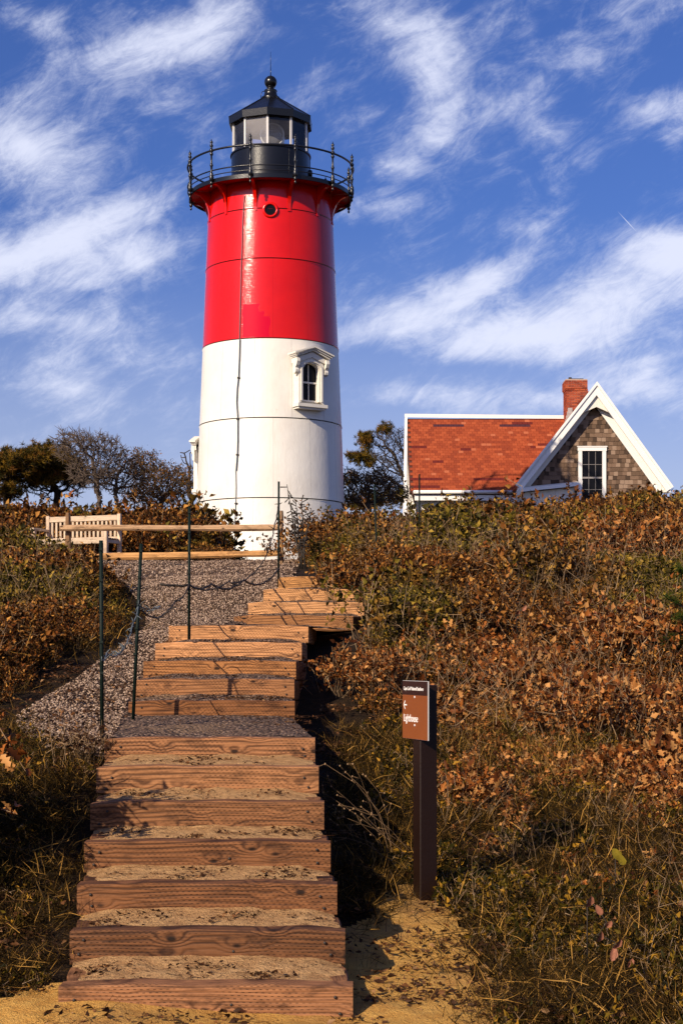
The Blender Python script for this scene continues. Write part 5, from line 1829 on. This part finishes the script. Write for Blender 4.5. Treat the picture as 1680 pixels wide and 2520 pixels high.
# grass and weeds near the camera
def near_right(dens, seed, y0=6.3, y1=15.5):
    x, y, g_ = poisson(-.3, 4, y0, y1, dens, seed)
    k = in_view(x, y, .4) & ~inside(STAIR, x, y)
    return x[k], y[k], g_
x, y, g_ = near_right(170, 320, 6.3, 12.5)
sandk = inside(SAND, x, y)
k = (~sandk | (g_.random(len(x)) < .04)) & (x > np.interp(y, [6, 7.0, 7.3, 9, 16], [.25, .2, .0, -.1, .1])) & (hash_noise(x, y, .35, 5) > .22)
place('grass', 'tangled dry grass covering the bank beside the sign', 'grass', C_grass, 5, x[k], y[k], g_, .5, 1.05, .35, .01)
x, y, g_ = near_right(60, 321)
k = ~inside(SAND, x, y) & (hash_noise(x, y, .6, 15) > .38) & (x > .25)
place('weeds', 'low green and yellow weeds around the foot of the sign post', 'weeds', C_weed, 4, x[k], y[k], g_, .6, 1.2, .25, .01)
x, y, g_ = near_right(5, 322, 7, 16)
k = ~inside(SAND, x, y) & (x > .35)
place('dry_stems', 'bare pale stems poking out of the bank beside the steps', 'stems', C_twig, 4, x[k], y[k], g_, .5, 1.0, .35, .0)
x, y, g_ = near_right(85, 323, 8, 15.5)
zone = np.interp(y, [8, 9.5, 10.5, 12, 14, 15.5], [0, .12, .7, 1, .8, .4]) * np.clip((x - .55) / .5, 0, 1)
on_ = hash_noise(x, y, .75, 25)
k = (g_.random(len(x)) < zone) & (on_ > .28)
place('oak_sprouts', 'low oak shoots with crisp orange-brown leaves on the bank behind the sign', 'oak shoots', C_oak, 5, x[k], y[k], g_, .8, 1.3, .35, .0, S=(.35 + 1.55 * (on_[k] - .3)) * g_.uniform(.8, 1.25, k.sum()) * 1.05)
x, y, g_ = poisson(.9, 1.9, 11.0, 13.8, 22, 328)
k = hash_noise(x, y, .7, 33) > .35
place('golden_grass', 'patch of bleached golden grass between the oak shoots right of the sign', 'grass', C_gold, 3, x[k], y[k], g_, .8, 1.4, .35, .01)
x, y, g_ = poisson(0.1, 6, 12, 30, 3.2, 324)
k = in_view(x, y, .3) & ~inside(STAIR, x, y)
place('dry_stems', 'pale dry stalks rising above the hillside shrubs', 'stems', C_twig, 4, x[k], y[k], g_, .8, 1.6, .3, -.25)

def near_left(dens, seed, y0=6.4, y1=10.5):
    x, y, g_ = poisson(-2.8, -1.1, y0, y1, dens, seed)
    k = in_view(x, y, .4) & ~inside(STAIR, x, y) & ~inside(PATH, x, y) & ~inside(STAIR, x + .05, y)
    return x[k], y[k], g_
x, y, g_ = near_left(240, 330)
k = (~inside(SAND, x, y) | (g_.random(len(x)) < .06))
place('grass', 'olive and tan grass beside the lower steps', 'grass', C_grass, 5, x[k], y[k], g_, .35, .85, .4, .01)
x, y, g_ = near_left(24, 331)
k = ~inside(SAND, x, y)
place('weeds', 'small green weeds in the grass left of the lower steps', 'weeds', C_weed, 4, x[k], y[k], g_, .4, .9, .25, .01)
x, y, g_ = poisson(-6, -1.5, 10.5, 22, 16, 332)
k = in_view(x, y, .3) & (x < left_edge(y) + .12) & ~inside(STAIR, x, y)
place('grass', 'long dry grass along the edge of the gravel ramp', 'grass', C_grass, 5, x[k], y[k], g_, .8, 1.5, .3, .01)
x, y, g_ = poisson(-6, -2.2, 11, 24, 3.5, 333)
k = in_view(x, y, .3) & (x < left_edge(y) - .3)
place('dry_stems', 'thin bare stalks standing in the shrubs beside the ramp', 'stems', C_twig, 4, x[k], y[k], g_, .9, 1.5, .25, -.15)
# leaf litter on sand and along the edges
x, y, g_ = poisson(-2.4, 3.2, 6.3, 13, 22, 340)
k = in_view(x, y, .3) & ~inside(STAIR, x, y)
place('leaf_litter', 'fallen leaves and twigs scattered over the sand and banks', 'litter', C_litter, 4, x[k], y[k], g_, .3, .75, .1, -.03)

P, Sx = [], []
g_ = np.random.default_rng(345)
for i in range(12):
    y, cpx, zt = STEPS[i]
    ln = 2.4 if i in (6, 11) else STEPS[i + 1][0] - y
    for k in range(16 if i != 6 else 50):
        v_ = g_.random() ** .7; u_ = g_.random()
        P.append((step_x(i) - .5 + u_ * 1.0, y + .15 + (ln - .2) * v_, zt - .006 + .028 * v_ ** 1.5)); Sx.append(g_.uniform(.22, .5))
P = np.array(P); n = len(P)
scatter('litter', 'dark twigs and leaf crumbs lying on the sand of the step treads', 'litter', P, g_.random(n) * 6.28, g_.normal(size=(n, 2)) * .05, np.array(Sx), g_.integers(0, 4, n), C_litter)

# ------------------------------------------------------------------ trees
def grow(seed, crowns, base, n_attr=500, step=.14, kill=.22, reach=1.6, trunk_to=None, gnarl=.25):
    """branches grown towards attraction points inside ellipsoids crowns [(centre, radii)]"""
    g_ = np.random.default_rng(seed)
    A = []
    vol = [c[1][0] * c[1][1] * c[1][2] for c in crowns]
    for (c, r), v in zip(crowns, vol):
        k = max(20, int(n_attr * v / sum(vol)))
        p = unit(g_.normal(size=(k, 3))) * (g_.random((k, 1)) ** (1 / 2.4))
        A.append(np.array(c) + p * np.array(r))
    A = np.concatenate(A)
    nodes = [np.array(base, float)]; par = [-1]
    tgt = np.array(trunk_to if trunk_to is not None else A.mean(0) - np.array([0, 0, .3]), float)
    while np.linalg.norm(nodes[-1] - tgt) > step * 1.2 and len(nodes) < 200:
        d = unit(unit(tgt - nodes[-1]) + g_.normal(size=3) * gnarl)
        nodes.append(nodes[-1] + d * step); par.append(len(nodes) - 2)
    alive = np.ones(len(A), bool)
    for it in range(90):
        if not alive.any() or len(nodes) > 2600: break
        Nn = np.array(nodes)
        Al = A[alive]
        D = np.linalg.norm(Al[:, None] - Nn[None], axis=2)
        j = D.argmin(1); dm = D.min(1)
        use = dm < reach * (3 if it < 5 else 1)
        if not use.any(): break
        dirs = {}
        for a, jj in zip(Al[use], j[use]):
            dirs.setdefault(int(jj), []).append(unit(a - Nn[jj]))
        for jj, ds in dirs.items():
            d = unit(np.mean(ds, 0) + g_.normal(size=3) * gnarl)
            nodes.append(Nn[jj] + d * step); par.append(jj)
        Nn = np.array(nodes[-len(dirs):])
        D = np.linalg.norm(A[:, None] - Nn[None], axis=2).min(1)
        alive &= D > kill
    Nn = np.array(nodes); par = np.array(par)
    nch = np.bincount(par[par >= 0], minlength=len(Nn))
    w = np.zeros(len(Nn))
    for i in range(len(Nn) - 1, -1, -1):
        if nch[i] == 0: w[i] = 1
        if par[i] >= 0: w[par[i]] += w[i]
    tips = np.where(nch == 0)[0]
    return Nn, par, w, tips, g_


def tree(name, label, group, seed, crowns, base, kind, n_attr=500, step=.14, trunk_r=.11, trunk_to=None, foliage=900, gnarl=.25, kill=.22, bark='bark', tuft=.16, twigs=True):
    base = np.array(base, float)
    Nn, par, w, tips, g_ = grow(seed, crowns, base, n_attr, step, kill, trunk_to=trunk_to, gnarl=gnarl)
    root = empty(name, tuple(base), 0, label, 'tree', group)
    i = np.where(par >= 0)[0]
    rad = np.maximum(.009, trunk_r * (w / w.max()) ** .48)
    P0, P1 = Nn[par[i]] - base, Nn[i] - base
    parts = [(*sticks(P0, P1, np.maximum(rad[i], np.minimum(rad[par[i]], rad[i] * 1.25)), rad[i], g_), 0)]
    link('trunk', mesh_parts('trunk', parts, [M[bark]]), root)
    thin = np.where(w < w.max() * .03)[0]
    if twigs:
        k = g_.choice(thin, min(len(thin) * 3, 2600))
        Q0 = Nn[k] - base; par_d = unit(Nn[k] - Nn[np.maximum(par[k], 0)])
        Q1 = Q0 + unit(g_.normal(size=(len(k), 3)) + par_d * .8 + np.array([0, 0, .35])) * g_.uniform(.10, .30, (len(k), 1))
        link('twigs', mesh_parts('twigs', [(*sticks(Q0, Q1, np.full(len(k), .009), np.full(len(k), .004), g_), 0)], [M[bark]]), root)
    if kind == 'pine' and foliage:
        pool = foliage[1] if isinstance(foliage, tuple) else None
        nf = foliage[0] if isinstance(foliage, tuple) else foliage
        cand = thin if pool is None else np.array([q for q in thin if pool(Nn[q])])
        if len(cand):
            k = g_.choice(cand, nf)
            C = Nn[k] - base + g_.normal(size=(nf, 3)) * .10
            m_ = 22
            P = np.repeat(C, m_, 0)
            D = g_.normal(size=(nf * m_, 3)) + np.array([0, 0, .5])
            L = tuft * (.6 + .7 * g_.random(nf * m_))
            v, t, r = leaves(g_, NEEDLE, P, D, L, np.full(len(L), .022))
            # one tone per tuft
            r = np.repeat(g_.random(nf), m_ * 3)
            link('crown', mesh_parts('crown', [(v, t, r, 0)], [M['pine']]), root)
    elif kind == 'leafy' and foliage:
        k = g_.choice(thin, foliage)
        P = Nn[k] - base + g_.normal(size=(foliage, 3)) * .10
        L = g_.uniform(.04, .10, foliage)
        v, t, r = leaves(g_, LEAF, P, g_.normal(size=(foliage, 3)), L, L * .6)
        link('crown', mesh_parts('crown', [(v, t, r, 0)], [M['tree_leaf']]), root)
    return root


def ell(px, py, d, rx, rz, ry=None):
    p = at(px, py, d)
    s = d / F
    return ((p.x, p.y, p.z), (rx * s, (ry if ry else rx * s * .9), rz * s))


TG = 'wind-shaped trees behind the shrubs'
DT = 52
def tb(px, d): return (X(px, d), d, 3.0)
tree('pine_tree', 'dense dark pine with a flat crown at the edge of the picture', TG, 41, [ell(20, 1145, DT, 100, 42), ell(80, 1130, DT, 70, 30), ell(-20, 1195, DT, 80, 40)], tb(30, DT), 'pine', 700, .15, .13, foliage=2300, bark='bark_dark')
tree('pine_tree', 'wide pine with bare lower branches, beside the tallest bare tree', TG, 42, [ell(120, 1135, DT + 2, 72, 40), ell(165, 1160, DT + 1, 50, 30), ell(130, 1195, DT + 1, 90, 35)], tb(180, DT + 2), 'pine', 700, .15, .13, foliage=(1900, lambda q: q[2] > 7.0), bark='bark_dark')
tree('bare_tree', 'leafless spreading tree, tallest above the bench', TG, 43, [ell(205, 1100, DT - 3, 78, 45), ell(262, 1110, DT - 3, 55, 42), ell(160, 1085, DT - 3, 34, 30), ell(230, 1160, DT - 3, 70, 40)], tb(275, DT - 3), 'bare', 1500, .10, .10, kill=.13, gnarl=.30, trunk_to=tuple(at(235, 1165, DT - 3)), foliage=0)
tree('bare_tree', 'slender leafless tree with forked branches, right beside the tallest bare tree', TG, 44, [ell(312, 1140, DT - 2, 45, 40), ell(285, 1175, DT - 2, 60, 40), ell(330, 1180, DT - 2, 45, 35)], tb(283, DT - 2), 'leafy', 900, .11, .08, kill=.15, trunk_to=tuple(at(285, 1190, DT - 2)), foliage=700)
tree('scrub_oak', 'low twiggy oak with brown leaves standing between the bare trees and the tower', TG, 45, [ell(355, 1150, DT, 48, 42), ell(400, 1180, DT, 55, 45), ell(445, 1185, DT, 45, 40), ell(380, 1215, DT, 80, 30)], tb(400, DT), 'leafy', 1300, .12, .09, kill=.15, foliage=4200)
tree('pine_tree', 'small dark pine peeping out behind the white edge of the tower', TG, 46, [ell(462, 1132, DT + 3, 34, 36), ell(440, 1155, DT + 3, 34, 24), ell(480, 1180, DT + 3, 40, 50)], tb(480, DT + 3), 'pine', 380, .15, .09, foliage=1300, bark='bark_dark')
tree('pine_tree', 'half bare pine leaning out from behind the cottage roof', TG, 47, [ell(965, 1085, 66, 62, 40), ell(915, 1085, 66, 34, 24), ell(945, 1135, 66, 66, 22), ell(888, 1122, 66, 36, 15), ell(960, 1180, 66, 60, 22), ell(1010, 1120, 66, 50, 70)], (X(1022, 66), 66, 3.0), 'pine', 1500, .14, .16, kill=.17,
     trunk_to=tuple(at(1015, 1180, 66)), foliage=(520, lambda q: (q[0] < X(912, 66)) or (q[0] < X(960, 66) and q[2] > at(0, 1062, 66).z)), bark='bark_dark')
tree('scrub_oak', 'tangled grey-limbed oak between the tower and the cottage', TG, 48, [ell(870, 1185, 50, 42, 36), ell(925, 1195, 50, 55, 40), ell(970, 1215, 50, 45, 32), ell(880, 1225, 50, 60, 25)], tb(900, 50), 'leafy', 1200, .12, .09, kill=.15, foliage=2600)
tree('pine_tree', 'low bushy pine in the gap between tower and cottage, behind the grey-limbed oak', TG, 49, [ell(860, 1180, 60, 34, 22), ell(950, 1225, 60, 60, 24), ell(895, 1240, 60, 60, 24)], tb(925, 60), 'pine', 420, .16, .09, foliage=260, bark='bark_dark')


# ------------------------------------------------------------------ individual shrubs, weeds and sprigs
def shrub_thing(name, label, cat, loc, seed, group=None, mats=('leaf_shrub', 'twig'), copies=7, spread=.45, scale=1.0, **kw):
    g_ = np.random.default_rng(seed)
    root = empty(name, loc, 0, label, cat, group)
    lp, sp = [], []
    for i in range(copies):
        a, b = shrub_parts(seed * 10 + i, **kw)
        off = np.array([g_.normal() * spread * .5, g_.normal() * spread * .4, 0]); s = scale * g_.uniform(.8, 1.15)
        c, sn = math.cos(g_.random() * 6.28), math.sin(g_.random() * 6.28)
        for src, dst in ((a, lp), (b, sp)):
            dst.append((src[0] * s + off, src[1], src[2], 0))
    link('leaves', mesh_parts('leaves', lp, [M[mats[0]]]), root)
    link('stems', mesh_parts('stems', sp, [M[mats[1]]]), root)
    return root


def gp(px, d): return (X(px, d), d, Gz(X(px, d), d))


shrub_thing('shrub', 'brown leafy shrub behind the rail fence in front of the white tower base', 'shrub', gp(505, 32), 61, copies=9, spread=.7, scale=.95, h=.42, w=.4, stems=9, nleaf=260, ll=.045)
shrub_thing('shrub', 'broad shrub behind the rails, next to the gap where the tower base shows', 'shrub', gp(400, 33.5), 62, copies=12, spread=1.0, scale=1.25, h=.42, w=.4, nleaf=240, ll=.045)
shrub_thing('shrub', 'rounded yellow-green shrub below the tower, at the head of the steps', 'shrub', gp(822, 23), 63, mats=('leaf_shrub', 'twig'), copies=16, spread=.7, scale=1.5, h=.45, w=.4, nleaf=240, ll=.042)
shrub_thing('shrub', 'brown shrub overhanging the right end of the topmost steps', 'shrub', gp(895, 17.6), 64, copies=12, spread=.55, scale=1.15, h=.42, w=.35, nleaf=240, ll=.042)
for i_, (px, d, mt, sc, lab) in enumerate([
        (1130, 21.5, 'leaf_shrub', 1.5, 'rounded brown shrub mounding up on the slope below the cottage eaves'),
        (1330, 18.5, 'leaf_shrub', 1.35, 'olive and brown shrub halfway up the slope, beneath the gable window'),
        (1530, 20.5, 'leaf_oak', 1.5, 'russet shrub high on the slope under the right gable eave'),
        (1585, 14.5, 'leaf_oak', 1.25, 'dense russet oak shrub low on the slope near the young pine'),
        (1055, 15.2, 'leaf_shrub', 1.15, 'dark brown shrub on the bank just above the trail sign'),
        (1250, 24.5, 'leaf_shrub', 1.7, 'tall brown shrub on the crest in front of the cottage porch'),
        (915, 13.4, 'leaf_oak', .85, 'small russet shrub between the middle steps and the trail sign'),
        (1420, 12.3, 'leaf_oak', 1.0, 'bushy oak shoot with bright orange-brown leaves in the middle of the lower bank')]):
    shrub_thing('shrub', lab, 'shrub', gp(px, d), 80 + i_, mats=(mt, 'twig'), copies=12, spread=.62 if d > 14 else .42, scale=sc, h=.55, w=.36, stems=10, nleaf=240, ll=.046, lw=.6)
shrub_thing('oak_sapling', 'oak sapling with crisp brown leaves at the picture edge, shading the grass beside the steps', 'sapling', (-2.8, 7.65, Gz(-2.8, 7.65)), 65, mats=('leaf_oak', 'twig'), copies=18, spread=.5, scale=1.0, h=1.2, w=.36, stems=12, nleaf=750, ll=.06, lw=.7, tmpl=OAK)
shrub_thing('oak_sapling', 'small dark-leaved oak sapling beside the landing, at the foot of the nearest green stake', 'sapling', (-1.50, 9.3, Gz(-1.50, 9.3)), 66, mats=('litter', 'twig'), copies=4, spread=.16, scale=.75, h=.40, w=.2, stems=9, nleaf=40, ll=.045, lw=.6, tmpl=OAK)

# tall dry weed beside the right fence post
wd = empty('tall_weed', gp(730, 21.5), 0, 'tall dry weed with drooping seed head in front of the white tower', 'weed')
mb = MB(); g2 = random.Random(5)
for (px0, px1, top, sg) in ((742, 706, 1192, -1), (745, 728, 1235, 1), (750, 742, 1225, 1), (755, 720, 1260, -1), (735, 765, 1255, 1)):
    z0 = 0; o_ = Vector(wd.location)
    a = at(px0, 1400, 21.5) - o_; b = at((px0 + px1) / 2, (1400 + top) / 2 + 10, 21.5) - o_; c = at(px1, top, 21.5) - o_
    pts = [a.lerp(b, t / 4).lerp(b.lerp(c, t / 4), t / 4) for t in range(5)]
    mb.tube(pts, [.010, .009, .008, .006, .004], 4)
    for k in range(22):
        t = .35 + .65 * k / 22
        p = a.lerp(b, t).lerp(b.lerp(c, t), t)
        d = Vector((g2.uniform(-1, 1), g2.uniform(-.5, .5), g2.uniform(-1.0, .6))).normalized() * g2.uniform(.05, .10)
        mb.tube([p, p + d], [.006, .010], 3)
mb.build('stalk', M['vine'], wd)

# pine sapling at the right edge
ps = empty('pine_sapling', gp(1668, 14.5), 0, 'bright green young pine at the right edge of the picture among the shrubs', 'sapling')
g_ = np.random.default_rng(9)
po = np.array(ps.location)
P0, P1, R0, R1, NP, ND = [], [], [], [], [], []
lead = [np.array(at(1700, 1640, 14.5)) - po, np.array(at(1688, 1500, 14.5)) - po, np.array(at(1676, 1425, 14.5)) - po]
P0 += [np.array([0, 0, -.05]), lead[0], lead[1]]; P1 += [lead[0], lead[1], lead[2]]; R0 += [.02, .014, .01]; R1 += [.014, .01, .006]
br = [((1688, 1500), (1640, 1470)), ((1692, 1540), (1625, 1585)), ((1695, 1580), (1600, 1600)), ((1700, 1640), (1630, 1640)), ((1676, 1425), (1672, 1400)), ((1690, 1520), (1660, 1520)), ((1700, 1620), (1660, 1575)), ((1684, 1470), (1690, 1440)), ((1695, 1560), (1570, 1600))]
for (a, b) in br:
    A_ = np.array(at(*a, 14.5)) - po; B_ = np.array(at(*b, 14.3)) - po
    P0.append(A_); P1.append(B_); R0.append(.008); R1.append(.004)
    for t in np.linspace(.25, 1, 16):
        q = A_ + (B_ - A_) * t
        for k in range(16):
            NP.append(q); ND.append(unit(B_ - A_) * .9 + g_.normal(size=3) * .6 + np.array([0, 0, .25]))
link('trunk', mesh_parts('trunk', [(*sticks(np.array(P0), np.array(P1), np.array(R0), np.array(R1), g_), 0)], [M['bark']]), ps)
NP = np.array(NP); ND = np.array(ND)
v, t, r = leaves(g_, NEEDLE, NP, ND, g_.uniform(.07, .13, len(NP)), np.full(len(NP), .004))
link('needles', mesh_parts('needles', [(v, t, r, 0)], [M['pine_near']]), ps)


# sprigs with large smooth leaves
def sprig(pxs, d, label, col_mat, size=.05, name='leafy_sprig'):
    a = at(*pxs[0], d)
    root = empty(name, (a.x, a.y, a.z), 0, label, 'sprig', 'sprigs with large smooth leaves')
    g_ = np.random.default_rng(int(pxs[0][0]))
    pts = [np.array(at(*p, d - .0)) - np.array(a) for p in pxs]
    P = np.array(pts) + np.array([0, -.05, 0])
    D = g_.normal(size=(len(P), 3)) * np.array([.5, .3, .3]) + np.array([0, -.2, 1.0]) * np.where(np.arange(len(P))[:, None] % 2, 1, -.8)
    tv, tf = ROUND
    n = len(P); d_ = unit(D); s_ = unit(np.cross(d_, np.array([0, 1.0, .3]) + g_.normal(size=(n, 3)) * .3)); u_ = np.cross(d_, s_)
    for i in range(n):
        L = size * g_.uniform(.7, 1.15)
        V = P[i] + d_[i] * (tv[:, 0:1] - .5) * L + s_[i] * tv[:, 1:2] * L * .60 + u_[i] * tv[:, 2:3] * L * 2.0
        link('leaf', mesh_np('leaf', V, tf, col_mat, smooth=False), root)
    mb = MB(); mb.tube([(0, 0, -.25)] + [tuple(p) for p in pts], .003, 4); mb.build('stem', M['vine'], root)


sprig([(1444, 2215), (1468, 2235), (1492, 2270), (1470, 2300), (1512, 2318), (1503, 2342), (1545, 2365)], 7.1, 'sprig of dusty pink oval leaves low in the grass near the bottom corner', M['petal'], .06)
sprig([(1271, 1508), (1288, 1497)], 15, 'pair of pale pink leaves in the shrubs above the sign', M['petal'], .06)
sprig([(1444, 1517), (1462, 1510), (1452, 1522)], 15, 'pale pink leaf cluster near the middle of the shrub slope', M['petal'], .08)
sprig([(1415, 1565), (1428, 1569), (1440, 1574), (1450, 1578), (1462, 1572)], 15, 'row of small peach leaves just below the pale pink cluster', M['petal'], .05)
yl = simple('yellow_green_leaf', (.24, .18, .02), .5, .5, 60, .5, .004, .2)
sprig([(1513, 2100), (1525, 2112)], 8.4, 'bright yellow-green round leaf standing up in the grass on the bank', yl, .075)
# bare branching twig leaning out over the dark side of the steps
tw = empty('dry_twig_plant', (.42, 9.0, Gz(.42, 9.0)), 0, 'bare pale twigs with round buds leaning over the dark side of the steps', 'plant')
g2 = random.Random(8); mb = MB(); bud = MB(); yo = Vector(tw.location)
for (e) in ((800, 1880), (795, 1950), (792, 2050), (815, 1935), (850, 1900), (868, 1880), (800, 2060), (835, 1980), (845, 2010), (870, 1990), (900, 1910), (830, 2030)):
    end = at(e[0], e[1], 8.9) - yo
    mid = end * g2.uniform(.35, .6) + Vector((g2.uniform(-.10, .10), g2.uniform(-.05, .05), .10 + g2.uniform(0, .12)))
    s0_ = Vector((g2.uniform(-.16, .16), g2.uniform(-.3, .3), -.04))
    pts = [s0_.lerp(mid, t / 4).lerp(mid.lerp(end, t / 4), t / 4) for t in range(5)]
    mb.tube(pts, [.0019, .0017, .0014, .0011, .0009], 4)
    for k in range(3):
        p = pts[2 + k % 3]; q = p + Vector((g2.uniform(-.07, .03), g2.uniform(-.04, .04), g2.uniform(-.03, .07)))
        mb.tube([p, q], [.0018, .0012], 3)
        bud.lathe([(.0005, -.006), (.006, 0), (.0005, .006)], 6, True, Matrix.Translation(q))
    bud.lathe([(.0005, -.007), (.007, 0), (.0005, .007)], 6, True, Matrix.Translation(end))
mb.build('stems', M['twig'], tw); bud.build('buds', M['twig'], tw)
